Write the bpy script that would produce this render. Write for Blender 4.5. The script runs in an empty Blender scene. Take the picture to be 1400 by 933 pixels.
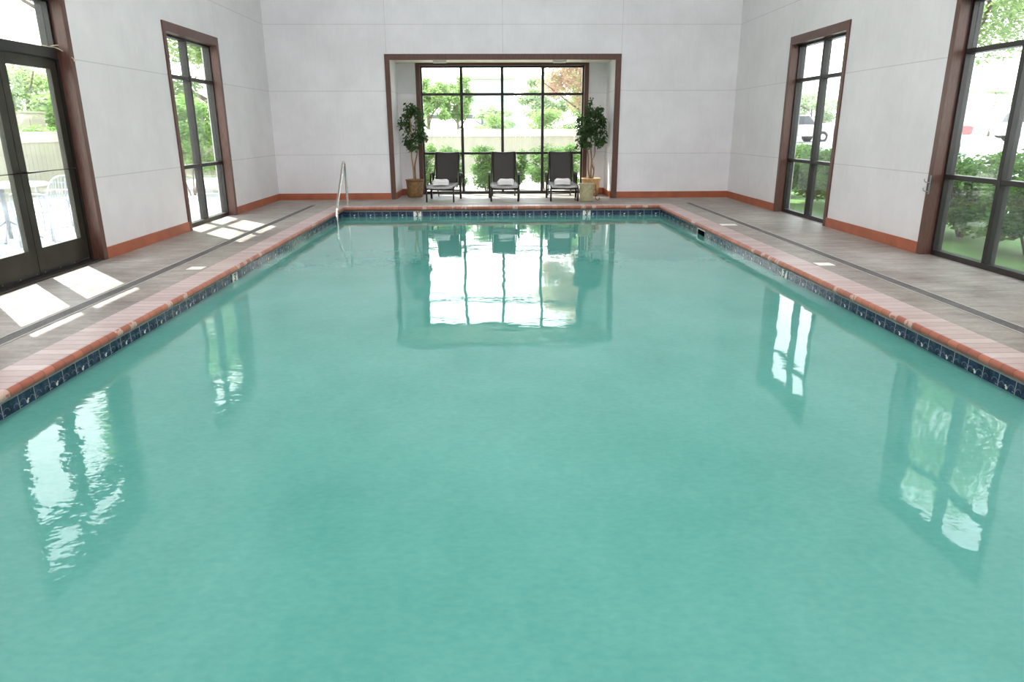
import bpy, bmesh, math, random
import numpy as np
from mathutils import Vector, Matrix
SC = bpy.context.scene
COL = SC.collection
PI = math.pi
R = math.radians
random.seed(7)

# ------------------------------------------------------------------ sizes of the place (metres, z=0 is the deck)
WL, WR = -4.267, 4.79          # side walls
WB = 14.45                     # back wall
WF = -3.5                      # wall behind the camera
CEIL = 7.4
PL, PR, PF, PN = -2.745, 3.12, 13.05, 0.5   # pool sides at the tile line
WATER = -0.175
TT = -0.09                    # top of tile band
RX0, RX1, RY, RZ = -1.93, 2.41, 15.45, 2.665  # recess
OPZ = 2.62

# ------------------------------------------------------------------ node helpers
def new_mat(name):
    m = bpy.data.materials.new(name); m.use_nodes = True
    nt = m.node_tree; b = nt.nodes['Principled BSDF']
    return m, nt, b

def N(nt, t, **kw):
    n = nt.nodes.new(t)
    for k, v in kw.items():
        setattr(n, k, v)
    return n

def math_(nt, op, a, b=None, c=None, clamp=False):
    n = nt.nodes.new('ShaderNodeMath'); n.operation = op; n.use_clamp = clamp
    for i, v in enumerate((a, b, c)):
        if v is None: continue
        if isinstance(v, (int, float)): n.inputs[i].default_value = v
        else: nt.links.new(v, n.inputs[i])
    return n.outputs[0]

def mixc(nt, fac, a, b, blend='MIX'):
    n = nt.nodes.new('ShaderNodeMix'); n.data_type = 'RGBA'; n.blend_type = blend
    if isinstance(fac, (int, float)): n.inputs[0].default_value = fac
    else: nt.links.new(fac, n.inputs[0])
    for i, v in ((6, a), (7, b)):
        if isinstance(v, (tuple, list)): n.inputs[i].default_value = (*v[:3], 1)
        else: nt.links.new(v, n.inputs[i])
    return n.outputs[2]

def pos(nt):
    g = nt.nodes.new('ShaderNodeNewGeometry')
    s = nt.nodes.new('ShaderNodeSeparateXYZ'); nt.links.new(g.outputs['Position'], s.inputs[0])
    return g.outputs['Position'], s.outputs[0], s.outputs[1], s.outputs[2]

def scaled(nt, vec, s, kind='Object'):
    mp = nt.nodes.new('ShaderNodeMapping'); nt.links.new(vec, mp.inputs[0])
    mp.inputs['Scale'].default_value = s
    return mp.outputs[0]

def noise(nt, vec, scale, detail=3, rough=.5):
    n = nt.nodes.new('ShaderNodeTexNoise')
    if vec is not None: nt.links.new(vec, n.inputs['Vector'])
    n.inputs['Scale'].default_value = scale; n.inputs['Detail'].default_value = detail
    n.inputs['Roughness'].default_value = rough
    return n.outputs[0]

def ramp(nt, fac, stops):
    n = nt.nodes.new('ShaderNodeValToRGB'); nt.links.new(fac, n.inputs[0])
    e = n.color_ramp.elements
    while len(e) < len(stops): e.new(.5)
    for el, (p, c) in zip(e, stops):
        el.position = p; el.color = (*c[:3], 1)
    return n.outputs[0]

def bump(nt, b, h, strength, dist=.01):
    n = nt.nodes.new('ShaderNodeBump'); n.inputs['Strength'].default_value = strength
    n.inputs['Distance'].default_value = dist
    nt.links.new(h, n.inputs['Height']); nt.links.new(n.outputs[0], b.inputs['Normal'])
    return n

def simple(name, col, rough=.5, metal=0., var=.0, vscale=8, spec=.5, stretch=(1, 1, 1)):
    m, nt, b = new_mat(name)
    b.inputs['Roughness'].default_value = rough; b.inputs['Metallic'].default_value = metal
    b.inputs['Specular IOR Level'].default_value = spec
    if var > 0:
        tc = N(nt, 'ShaderNodeTexCoord')
        v = scaled(nt, tc.outputs['Object'], stretch)
        f = noise(nt, v, vscale, 4)
        lo = tuple(max(0, c * (1 - var)) for c in col); hi = tuple(min(1, c * (1 + var)) for c in col)
        nt.links.new(ramp(nt, f, [(.3, lo), (.7, hi)]), b.inputs['Base Color'])
    else:
        b.inputs['Base Color'].default_value = (*col, 1)
    return m

# ------------------------------------------------------------------ materials
def wall_mat(name, base, vert_axis, vlines):
    m, nt, b = new_mat(name)
    p, x, y, z = pos(nt)
    line = None
    def near(v, c, w=.0045):
        return math_(nt, 'LESS_THAN', math_(nt, 'ABSOLUTE', math_(nt, 'SUBTRACT', v, c)), w)
    for zz in (.873, 2.06, 3.246, 4.433):
        l = near(z, zz); line = l if line is None else math_(nt, 'MAXIMUM', line, l)
    a = x if vert_axis == 'x' else y
    up = math_(nt, 'GREATER_THAN', z, 2.74)
    for c in vlines:
        l = math_(nt, 'MULTIPLY', near(a, c, .004), up); line = math_(nt, 'MAXIMUM', line, l)
    f1 = noise(nt, p, 1.3, 4, .6)
    f2 = noise(nt, scaled(nt, p, (9, 9, .8)), 3, 3)
    f = math_(nt, 'ADD', math_(nt, 'MULTIPLY', f1, .82), math_(nt, 'MULTIPLY', f2, .18))
    c0 = ramp(nt, f, [(.35, tuple(v * .93 for v in base)), (.65, tuple(min(1, v * 1.04) for v in base))])
    nt.links.new(mixc(nt, math_(nt, 'MULTIPLY', line, .33), c0, (.16, .16, .15)), b.inputs['Base Color'])
    b.inputs['Roughness'].default_value = .55
    h = math_(nt, 'ADD', math_(nt, 'MULTIPLY', line, -1.), math_(nt, 'MULTIPLY', noise(nt, scaled(nt, p, (1, 1, 6)), 2.2, 2), .25))
    bump(nt, b, h, .35, .01)
    return m

M = {}
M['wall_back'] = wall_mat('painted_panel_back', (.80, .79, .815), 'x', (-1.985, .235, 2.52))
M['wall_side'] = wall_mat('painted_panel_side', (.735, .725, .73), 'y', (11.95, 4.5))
M['ceiling'] = simple('ceiling_paint', (.8, .8, .79), .8, var=.03)
M['white_paint'] = simple('white_paint', (.78, .78, .77), .6)
M['tan_wood'] = simple('brown_stained_wood', (.105, .046, .033), .38, var=.28, vscale=14, stretch=(6, 6, .6))
M['bronze'] = simple('dark_bronze_aluminium', (.02, .017, .015), .38, .1, var=.15, vscale=4)
M['door_bronze'] = simple('worn_dark_bronze_door', (.035, .033, .024), .38, .35, var=.35, vscale=3)
M['baseboard'] = simple('terracotta_base_tile', (.36, .105, .05), .45, var=.14, vscale=5)
M['steel'] = simple('polished_steel', (.75, .73, .69), .16, 1.)
M['dull_steel'] = simple('brushed_steel', (.28, .33, .33), .35, 1.)
M['black'] = simple('matt_black', (.015, .015, .017), .6)
M['chair_frame'] = simple('dark_brown_powder_coat', (.022, .016, .014), .35, .2)
M['towel'] = simple('white_terry', (.80, .78, .79), .95, var=.05, vscale=60)
M['cream'] = simple('cream_plastic', (.82, .76, .58), .5)
M['cord'] = simple('pale_cord', (.7, .62, .45), .8)
M['soil'] = simple('potting_bark', (.06, .035, .02), .95, var=.4, vscale=60)
M['bark_ficus'] = simple('ficus_bark', (.20, .13, .075), .8, var=.35, vscale=25, stretch=(1, 1, .3))
M['bark_tan'] = simple('ficus_bark_tan', (.42, .25, .11), .75, var=.35, vscale=25, stretch=(1, 1, .3))
M['bark'] = simple('tree_bark', (.16, .125, .10), .9, var=.35, vscale=10, stretch=(1, 1, .3))
M['rust'] = simple('rust_brown_iron', (.16, .055, .03), .5, .4)
M['tyre'] = simple('rubber', (.02, .02, .02), .8)
M['car_glass'] = simple('car_window', (.05, .06, .07), .08)
M['patio_metal'] = simple('grey_painted_steel', (.33, .35, .39), .4, .3)
M['patio_top'] = simple('white_table_top', (.5, .5, .49), .45)
M['fence_white'] = simple('cream_fence', (.36, .345, .27), .8, var=.07, vscale=2, stretch=(3, 3, .4))
M['fence_cap'] = simple('pale_cap', (.50, .47, .42), .8)
M['bld'] = simple('pale_building', (.50, .50, .52), .8, var=.05)
M['roof_grey'] = simple('grey_roof', (.11, .115, .12), .7)
M['box_brown'] = simple('tan_utility_box', (.34, .29, .23), .7)
M['sign_red'] = simple('red_sign', (.75, .10, .07), .5)
M['sign_ink'] = simple('dark_green_ink', (.05, .10, .09), .6)
M['marker_white'] = simple('white_glazed_tile', (.86, .84, .80), .3)
M['marker_ink'] = simple('black_glaze', (.012, .012, .012), .4)
M['iron_mount'] = simple('brown_iron', (.05, .03, .02), .5, .5)

def fill_mat():
    m, nt, b = new_mat('fill_diffuser')
    b.inputs['Base Color'].default_value = (.9, .9, .9, 1)
    b.inputs['Emission Color'].default_value = (1, .95, .95, 1)
    b.inputs['Emission Strength'].default_value = FILL_STRENGTH
    return m
FILL_STRENGTH = 23.0  # glow of the added fill panels on the ceiling
M['fill_glow'] = fill_mat()

def deck_mat():
    m, nt, b = new_mat('stained_concrete_deck')
    p, x, y, z = pos(nt)
    f1 = noise(nt, scaled(nt, p, (1.6, .8, 1)), 1.1, 5, .62)
    f2 = noise(nt, scaled(nt, p, (.7, 3, 1)), 3.4, 4, .6)
    f3 = noise(nt, p, 26, 3, .6)
    f = math_(nt, 'ADD', math_(nt, 'MULTIPLY', f1, .5), math_(nt, 'ADD', math_(nt, 'MULTIPLY', f2, .35), math_(nt, 'MULTIPLY', f3, .15)))
    c = ramp(nt, f, [(.38, (.14, .112, .094)), (.47, (.235, .198, .172)), (.55, (.31, .275, .24)), (.66, (.43, .395, .36))])
    # control joints
    ln = None
    for yy in (5.85, 1.2, 10.5):
        l = math_(nt, 'LESS_THAN', math_(nt, 'ABSOLUTE', math_(nt, 'SUBTRACT', y, yy)), .006); ln = l if ln is None else math_(nt, 'MAXIMUM', ln, l)
    for xx in (-1.55, .6, 2.75):
        l = math_(nt, 'LESS_THAN', math_(nt, 'ABSOLUTE', math_(nt, 'SUBTRACT', x, xx)), .006)
        ln = math_(nt, 'MAXIMUM', ln, math_(nt, 'MULTIPLY', l, math_(nt, 'GREATER_THAN', y, 13.5)))
    cc = mixc(nt, math_(nt, 'MULTIPLY', ln, .55), c, (.10, .09, .08))
    nt.links.new(cc, b.inputs['Base Color'])
    rr = nt.nodes.new('ShaderNodeMapRange'); nt.links.new(f1, rr.inputs[0])
    rr.inputs[1].default_value = .3; rr.inputs[2].default_value = .7; rr.inputs[3].default_value = .38; rr.inputs[4].default_value = .6
    nt.links.new(rr.outputs[0], b.inputs['Roughness'])
    bump(nt, b, math_(nt, 'SUBTRACT', f3, ln), .12, .01)
    return m
M['deck'] = deck_mat()

def drain_mat():
    m, nt, b = new_mat('deck_drain_grate')
    p, x, y, z = pos(nt)
    f = noise(nt, p, 90, 2)
    f2 = noise(nt, p, 3, 3)
    c = ramp(nt, math_(nt, 'ADD', math_(nt, 'MULTIPLY', f, .5), math_(nt, 'MULTIPLY', f2, .5)), [(.38, (.04, .035, .035)), (.6, (.12, .105, .10))])
    nt.links.new(c, b.inputs['Base Color']); b.inputs['Roughness'].default_value = .6
    return m
M['drain'] = drain_mat()
M['drain_edge'] = simple('pale_drain_edging', (.42, .40, .37), .5, var=.1)

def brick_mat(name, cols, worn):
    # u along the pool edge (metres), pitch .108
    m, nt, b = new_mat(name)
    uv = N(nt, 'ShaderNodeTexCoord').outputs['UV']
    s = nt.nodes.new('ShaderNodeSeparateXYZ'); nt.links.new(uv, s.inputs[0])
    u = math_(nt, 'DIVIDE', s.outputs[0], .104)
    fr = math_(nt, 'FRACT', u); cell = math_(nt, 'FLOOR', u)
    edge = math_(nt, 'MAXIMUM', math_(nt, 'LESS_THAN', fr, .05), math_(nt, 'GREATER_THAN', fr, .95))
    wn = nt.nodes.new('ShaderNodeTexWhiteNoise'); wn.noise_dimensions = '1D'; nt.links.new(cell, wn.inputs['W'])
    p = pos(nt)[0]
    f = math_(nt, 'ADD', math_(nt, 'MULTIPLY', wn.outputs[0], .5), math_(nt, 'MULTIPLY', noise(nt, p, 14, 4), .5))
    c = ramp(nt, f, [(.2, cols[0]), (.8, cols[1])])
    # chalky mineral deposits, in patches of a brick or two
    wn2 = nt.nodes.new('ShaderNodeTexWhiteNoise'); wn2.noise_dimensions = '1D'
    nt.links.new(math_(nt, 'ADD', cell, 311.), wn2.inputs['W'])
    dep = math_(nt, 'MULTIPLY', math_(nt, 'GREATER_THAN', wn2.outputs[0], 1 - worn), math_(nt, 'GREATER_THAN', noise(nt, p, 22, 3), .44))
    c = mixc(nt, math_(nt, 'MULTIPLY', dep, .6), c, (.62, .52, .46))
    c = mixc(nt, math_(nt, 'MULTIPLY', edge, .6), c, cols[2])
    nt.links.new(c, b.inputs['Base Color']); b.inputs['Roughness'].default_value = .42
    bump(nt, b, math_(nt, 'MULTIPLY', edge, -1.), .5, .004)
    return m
M['brick_top'] = brick_mat('sheen_pale_brick', ((.40, .285, .265), (.54, .44, .42), (.20, .10, .09)), .0)  # pale top: grazing sheen on the red brick put into the colour
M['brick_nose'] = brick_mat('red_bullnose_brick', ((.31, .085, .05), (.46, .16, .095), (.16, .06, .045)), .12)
M['mortar'] = simple('grey_mortar', (.30, .28, .27), .8, var=.15, vscale=12)

def tile_mat():
    m, nt, b = new_mat('navy_waterline_tile')
    uv = N(nt, 'ShaderNodeTexCoord').outputs['UV']
    s = nt.nodes.new('ShaderNodeSeparateXYZ'); nt.links.new(uv, s.inputs[0])
    u, v = s.outputs[0], s.outputs[1]           # metres; v down from the tile top
    T = .146
    fu = math_(nt, 'FRACT', math_(nt, 'DIVIDE', u, T)); fv = math_(nt, 'FRACT', math_(nt, 'DIVIDE', v, T))
    def lines(f, w): return math_(nt, 'MAXIMUM', math_(nt, 'LESS_THAN', f, w), math_(nt, 'GREATER_THAN', f, 1 - w))
    grout = math_(nt, 'MAXIMUM', lines(fu, .016), lines(fv, .02))
    p = pos(nt)[0]
    f = noise(nt, p, 26, 4, .6)
    c = ramp(nt, f, [(.35, (.006, .012, .035)), (.55, (.022, .04, .10)), (.75, (.07, .09, .17))])
    # motif repeats every second tile, centred on a joint
    mu = math_(nt, 'SUBTRACT', math_(nt, 'MULTIPLY', math_(nt, 'FRACT', math_(nt, 'DIVIDE', u, T)), T), T * .5)
    mv = math_(nt, 'SUBTRACT', v, .0)
    def dist(cu, cv, su=1, sv=1):
        a = math_(nt, 'MULTIPLY', math_(nt, 'SUBTRACT', mu, cu), su); d = math_(nt, 'MULTIPLY', math_(nt, 'SUBTRACT', mv, cv), sv)
        return math_(nt, 'SQRT', math_(nt, 'ADD', math_(nt, 'MULTIPLY', a, a), math_(nt, 'MULTIPLY', d, d)))
    alt = math_(nt, 'GREATER_THAN', math_(nt, 'FRACT', math_(nt, 'DIVIDE', u, T * 2)), .5)
    blob = math_(nt, 'MULTIPLY', alt, math_(nt, 'MAXIMUM', math_(nt, 'LESS_THAN', dist(.0, .068, 1, 1), .011), math_(nt, 'LESS_THAN', dist(.010, .056, 1, 1.3), .008)))
    ring = math_(nt, 'LESS_THAN', math_(nt, 'ABSOLUTE', math_(nt, 'SUBTRACT', dist(-.040, .058, 1, 1.3), .026)), .0022)
    ring2 = math_(nt, 'LESS_THAN', math_(nt, 'ABSOLUTE', math_(nt, 'SUBTRACT', dist(.045, .060, 1, 1.2), .020)), .0020)
    top = math_(nt, 'LESS_THAN', mv, .062)
    scroll = math_(nt, 'MULTIPLY', math_(nt, 'MAXIMUM', ring, ring2), top)
    dot = math_(nt, 'LESS_THAN', dist(-.058, .074, .6, 1.5), .006)
    c = mixc(nt, math_(nt, 'MULTIPLY', math_(nt, 'MAXIMUM', scroll, dot), .55), c, (.30, .38, .46))
    c = mixc(nt, math_(nt, 'MULTIPLY', blob, .95), c, (.75, .78, .76))
    c = mixc(nt, grout, c, (.50, .50, .52))
    nt.links.new(c, b.inputs['Base Color'])
    b.inputs['Roughness'].default_value = .16
    bump(nt, b, math_(nt, 'ADD', math_(nt, 'MULTIPLY', grout, -1.), math_(nt, 'MULTIPLY', f, .4)), .3, .003)
    return m
M['tile'] = tile_mat()

def plaster_mat():
    m, nt, b = new_mat('turquoise_pool_plaster')
    p, x, y, z = pos(nt)
    f = math_(nt, 'ADD', math_(nt, 'MULTIPLY', noise(nt, p, .9, 4, .55), .7), math_(nt, 'MULTIPLY', noise(nt, p, 9, 5, .65), .3))
    c = ramp(nt, f, [(.36, (.05, .34, .27)), (.5, (.075, .40, .33)), (.64, (.11, .46, .39))])
    nt.links.new(c, b.inputs['Base Color']); b.inputs['Roughness'].default_value = .9
    b.inputs['Specular IOR Level'].default_value = .1
    return m
M['plaster'] = plaster_mat()

def fresnel(nt, ior):
    g = nt.nodes.new('ShaderNodeNewGeometry')
    fr = nt.nodes.new('ShaderNodeFresnel')
    # same reflectance seen from either side of the thin sheet
    v = math_(nt, 'ADD', ior, math_(nt, 'MULTIPLY', g.outputs['Backfacing'], 1 / ior - ior))
    nt.links.new(v, fr.inputs['IOR'])
    return fr

def water_mat():
    m, nt, b = new_mat('pool_water'); nt.nodes.remove(b)
    out = nt.nodes['Material Output']
    p, x, y, z = pos(nt)
    # ripples: fine all over, stronger towards the left near side where the water is being stirred
    n1 = noise(nt, scaled(nt, p, (1, 1, 1)), 1.9, 1, .4)
    n2 = noise(nt, scaled(nt, p, (1, 1.5, 1)), 9.0, 2, .5)
    n3 = noise(nt, p, 38, 2, .5)
    dx = math_(nt, 'ADD', x, 2.6); dy = math_(nt, 'SUBTRACT', y, 3.3)
    d = math_(nt, 'SQRT', math_(nt, 'ADD', math_(nt, 'MULTIPLY', dx, dx), math_(nt, 'MULTIPLY', math_(nt, 'MULTIPLY', dy, dy), .16)))
    mr = nt.nodes.new('ShaderNodeMapRange'); nt.links.new(d, mr.inputs[0])
    mr.inputs[1].default_value = .2; mr.inputs[2].default_value = 2.3; mr.inputs[3].default_value = 1.; mr.inputs[4].default_value = .0
    k = mr.outputs[0]
    h = math_(nt, 'MULTIPLY', n1, .8)
    h = math_(nt, 'ADD', h, math_(nt, 'MULTIPLY', n2, math_(nt, 'ADD', .07, math_(nt, 'MULTIPLY', k, .30))))
    h = math_(nt, 'ADD', h, math_(nt, 'MULTIPLY', n3, math_(nt, 'ADD', .010, math_(nt, 'MULTIPLY', k, .035))))
    bn = nt.nodes.new('ShaderNodeBump'); bn.inputs['Strength'].default_value = 1.; bn.inputs['Distance'].default_value = .006
    nt.links.new(h, bn.inputs['Height'])
    fr = fresnel(nt, 1.43); nt.links.new(bn.outputs[0], fr.inputs['Normal'])
    gl = nt.nodes.new('ShaderNodeBsdfGlossy'); gl.inputs['Roughness'].default_value = .0; gl.inputs['Color'].default_value = (1, 1, 1, 1)
    nt.links.new(bn.outputs[0], gl.inputs['Normal'])
    tr = nt.nodes.new('ShaderNodeBsdfTransparent'); tr.inputs['Color'].default_value = (.80, .97, .94, 1)
    # fine suspended matter makes the water milky
    df = nt.nodes.new('ShaderNodeBsdfDiffuse')
    mot = math_(nt, 'ADD', math_(nt, 'MULTIPLY', noise(nt, scaled(nt, p, (1, .7, 1)), .8, 5, .65), .7), math_(nt, 'MULTIPLY', noise(nt, scaled(nt, p, (1, 1.6, 1)), 24, 3, .6), .3))
    nt.links.new(ramp(nt, mot, [(.32, (.095, .37, .32)), (.68, (.165, .475, .42))]), df.inputs[0])
    body = nt.nodes.new('ShaderNodeMixShader'); body.inputs[0].default_value = .82
    nt.links.new(tr.outputs[0], body.inputs[1]); nt.links.new(df.outputs[0], body.inputs[2])
    mx = nt.nodes.new('ShaderNodeMixShader'); nt.links.new(fr.outputs[0], mx.inputs[0])
    nt.links.new(body.outputs[0], mx.inputs[1]); nt.links.new(gl.outputs[0], mx.inputs[2])
    nt.links.new(mx.outputs[0], out.inputs[0])
    return m
M['water'] = water_mat()

def glass_mat(name, tint, dirt):
    m, nt, b = new_mat(name); nt.nodes.remove(b)
    out = nt.nodes['Material Output']
    fr = fresnel(nt, 1.45)
    gl = nt.nodes.new('ShaderNodeBsdfGlossy'); gl.inputs['Roughness'].default_value = .02
    tr = nt.nodes.new('ShaderNodeBsdfTransparent'); tr.inputs['Color'].default_value = (*tint, 1)
    df = nt.nodes.new('ShaderNodeBsdfDiffuse'); df.inputs[0].default_value = (.8, .8, .8, 1)
    p = pos(nt)[0]
    f = noise(nt, scaled(nt, p, (1, 1, .6)), 3, 5, .65)
    mr = nt.nodes.new('ShaderNodeMapRange'); nt.links.new(f, mr.inputs[0])
    mr.inputs[1].default_value = .4; mr.inputs[2].default_value = .75; mr.inputs[3].default_value = dirt * .3; mr.inputs[4].default_value = dirt
    a = nt.nodes.new('ShaderNodeMixShader'); nt.links.new(mr.outputs[0], a.inputs[0])
    nt.links.new(tr.outputs[0], a.inputs[1]); nt.links.new(df.outputs[0], a.inputs[2])
    mx = nt.nodes.new('ShaderNodeMixShader'); nt.links.new(fr.outputs[0], mx.inputs[0])
    nt.links.new(a.outputs[0], mx.inputs[1]); nt.links.new(gl.outputs[0], mx.inputs[2])
    nt.links.new(mx.outputs[0], out.inputs[0])
    return m
M['glass'] = glass_mat('window_glass', (.93, .95, .93), .05)
M['glass_r'] = glass_mat('dusty_window_glass', (.88, .91, .90), .09)

def leaf_mat(name, c1, c2, trans=.45, scale=3):
    m, nt, b = new_mat(name)
    p = pos(nt)[0]
    c = ramp(nt, noise(nt, p, scale, 3, .7), [(.3, c1), (.7, c2)])
    nt.links.new(c, b.inputs['Base Color']); b.inputs['Roughness'].default_value = .45
    b.inputs['Specular IOR Level'].default_value = .3
    out = nt.nodes['Material Output']
    tl = nt.nodes.new('ShaderNodeBsdfTranslucent'); nt.links.new(c, tl.inputs[0])
    mx = nt.nodes.new('ShaderNodeMixShader'); mx.inputs[0].default_value = trans
    nt.links.new(b.outputs[0], mx.inputs[1]); nt.links.new(tl.outputs[0], mx.inputs[2]); nt.links.new(mx.outputs[0], out.inputs[0])
    return m
M['leaf_ficus'] = leaf_mat('ficus_leaf', (.025, .06, .02), (.06, .13, .035), .25, 14)
M['leaf_hedge'] = leaf_mat('hedge_leaf', (.13, .30, .06), (.34, .52, .14), .45, 5)
M['leaf_dark'] = leaf_mat('shrub_leaf', (.03, .07, .02), (.07, .14, .035), .35, 4)
M['leaf_mid'] = leaf_mat('hedge_leaf_right', (.06, .15, .035), (.24, .42, .09), .45, 4)
M['leaf_back'] = leaf_mat('low_hedge_leaf', (.05, .15, .04), (.26, .44, .10), .42, 6)
M['leaf_tree'] = leaf_mat('tree_leaf', (.22, .34, .12), (.42, .54, .22), .5, 1.5)
M['leaf_pale'] = leaf_mat('pale_tree_leaf', (.36, .44, .28), (.50, .58, .38), .5, 1.5)
M['leaf_red'] = leaf_mat('plum_leaf', (.56, .26, .28), (.48, .54, .28), .5, 3.2)

def ground_mat(name, c1, c2, sc, sc2=40):
    m, nt, b = new_mat(name)
    p = pos(nt)[0]
    f = math_(nt, 'ADD', math_(nt, 'MULTIPLY', noise(nt, p, sc, 4, .6), .5), math_(nt, 'MULTIPLY', noise(nt, p, sc2, 3, .6), .5))
    nt.links.new(ramp(nt, f, [(.35, c1), (.65, c2)]), b.inputs['Base Color']); b.inputs['Roughness'].default_value = .9
    return m
M['patio'] = ground_mat('patio_concrete', (.42, .415, .41), (.52, .515, .51), 1.5)
M['gravel'] = ground_mat('pale_gravel', (.32, .28, .25), (.56, .52, .48), 2, 25)
M['asphalt'] = ground_mat('sunlit_parking_lot', (.36, .36, .36), (.42, .42, .41), 1)
M['grass'] = ground_mat('lawn', (.07, .15, .03), (.13, .24, .05), 3, 60)

def basket_mat(name, c1, c2):
    m, nt, b = new_mat(name)
    tc = N(nt, 'ShaderNodeTexCoord').outputs['UV']
    s = nt.nodes.new('ShaderNodeSeparateXYZ'); nt.links.new(tc, s.inputs[0])
    a = math_(nt, 'SINE', math_(nt, 'MULTIPLY', s.outputs[0], 230.)); c_ = math_(nt, 'SINE', math_(nt, 'MULTIPLY', s.outputs[1], 330.))
    w = math_(nt, 'MULTIPLY', a, c_)
    f = math_(nt, 'ADD', math_(nt, 'MULTIPLY', w, .22), noise(nt, pos(nt)[0], 18, 4))
    nt.links.new(ramp(nt, f, [(.25, c1), (.75, c2)]), b.inputs['Base Color']); b.inputs['Roughness'].default_value = .65
    bump(nt, b, w, .6, .006)
    return m
M['basket'] = basket_mat('brown_wicker', (.16, .085, .03), (.38, .22, .09))
M['basket_tan'] = basket_mat('golden_wicker', (.36, .19, .07), (.66, .42, .20))
M['basket_pale'] = basket_mat('pale_straw', (.40, .36, .20), (.60, .56, .36))

def sling_mat(name, cols):
    m, nt, b = new_mat(name)
    tc = N(nt, 'ShaderNodeTexCoord').outputs['UV']
    s = nt.nodes.new('ShaderNodeSeparateXYZ'); nt.links.new(tc, s.inputs[0])
    a = math_(nt, 'SINE', math_(nt, 'MULTIPLY', s.outputs[0], 180.)); c_ = math_(nt, 'SINE', math_(nt, 'MULTIPLY', s.outputs[1], 120.))
    w = math_(nt, 'MULTIPLY', a, c_)
    lo, hi = cols; nt.links.new(ramp(nt, math_(nt, 'ADD', math_(nt, 'MULTIPLY', w, .4), .5), [(.2, lo), (.9, hi)]), b.inputs['Base Color'])
    b.inputs['Roughness'].default_value = .5
    bump(nt, b, w, .3, .003)
    out = nt.nodes['Material Output']
    tl = nt.nodes.new('ShaderNodeBsdfTranslucent'); tl.inputs[0].default_value = (.16, .14, .10, 1)
    mx = nt.nodes.new('ShaderNodeMixShader'); mx.inputs[0].default_value = .12
    nt.links.new(b.outputs[0], mx.inputs[1]); nt.links.new(tl.outputs[0], mx.inputs[2]); nt.links.new(mx.outputs[0], out.inputs[0])
    return m
M['sling'] = sling_mat('woven_sling_dark', ((.008, .006, .005), (.034, .027, .021)))
M['sling_seat'] = sling_mat('woven_sling_sunlit', ((.22, .21, .20), (.60, .58, .57)))  # lighter copy of the sling, sunlight on the seats painted in

# ------------------------------------------------------------------ object helpers
def link(o, parent=None):
    COL.objects.link(o)
    if parent is not None: o.parent = parent
    return o

def obj(name, bm, mat, parent=None, smooth=False):
    me = bpy.data.meshes.new(name)
    bm.normal_update(); bm.to_mesh(me); bm.free()
    for mm in (mat if isinstance(mat, (list, tuple)) else [mat]): me.materials.append(mm)
    if smooth:
        for f in me.polygons: f.use_smooth = True
    return link(bpy.data.objects.new(name, me), parent)

def tag(o, label=None, cat=None, group=None, kind=None):
    if label: o['label'] = label
    if cat: o['category'] = cat
    if group: o['group'] = group
    if kind: o['kind'] = kind
    return o

def thing(name, label, cat, loc=(0, 0, 0), rz=0, group=None):
    o = bpy.data.objects.new(name, None); o.empty_display_size = .1
    o.location = loc; o.rotation_euler = (0, 0, rz)
    link(o); return tag(o, label, cat, group)

def struct(name, bm, mat, parent=None):
    o = obj(name, bm, mat, parent)
    if parent is None: o['kind'] = 'structure'
    return o

def sempty(name):
    o = bpy.data.objects.new(name, None); link(o); o['kind'] = 'structure'; return o

def copy_tree(o, parent=None):
    c = o.copy(); COL.objects.link(c); c.parent = parent
    for ch in list(o.children): copy_tree(ch, c)
    return c

ident = lambda x, y, z: (x, y, z)
def box(bm, x0, x1, y0, y1, z0, z1, f=ident, mi=0, bev=0):
    vs = [bm.verts.new(f(x, y, z)) for z in (z0, z1) for y in (y0, y1) for x in (x0, x1)]
    fs = []
    for q in ((0, 1, 3, 2), (4, 6, 7, 5), (0, 4, 5, 1), (2, 3, 7, 6), (0, 2, 6, 4), (1, 5, 7, 3)):
        fc = bm.faces.new([vs[i] for i in q]); fc.material_index = mi; fs.append(fc)
    bmesh.ops.recalc_face_normals(bm, faces=fs)
    if bev > 0:
        es = list({e for fc in fs for e in fc.edges})
        bmesh.ops.bevel(bm, geom=es, offset=bev, segments=2, affect='EDGES', profile=.5)

def tube(bm, pts, r, seg=10, caps=True, closed=False, squash=None):
    pts = [Vector(p) for p in pts]; n = len(pts)
    rs = r if isinstance(r, (list, tuple)) else [r] * n
    rings = []; prev = None
    for i, p in enumerate(pts):
        if closed: t = (pts[(i + 1) % n] - pts[i - 1])
        elif i == 0: t = pts[1] - p
        elif i == n - 1: t = p - pts[i - 1]
        else: t = (pts[i + 1] - p).normalized() + (p - pts[i - 1]).normalized()
        t.normalize()
        if prev is None:
            a = Vector((0, 0, 1)) if abs(t.z) < .9 else Vector((1, 0, 0))
            nrm = t.cross(a).normalized()
        else:
            nrm = (prev - t * prev.dot(t)).normalized()
        prev = nrm; bn = t.cross(nrm)
        ring = []
        for k in range(seg):
            a = 2 * PI * k / seg
            d = nrm * math.cos(a) * rs[i] + bn * math.sin(a) * rs[i]
            ring.append(bm.verts.new(p + d))
        rings.append(ring)
    m = n if closed else n - 1
    for i in range(m):
        A, B = rings[i], rings[(i + 1) % n]
        for k in range(seg):
            f = bm.faces.new((A[k], A[(k + 1) % seg], B[(k + 1) % seg], B[k])); f.smooth = True
    if caps and not closed:
        bm.faces.new(rings[0][::-1]); bm.faces.new(rings[-1])

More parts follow.
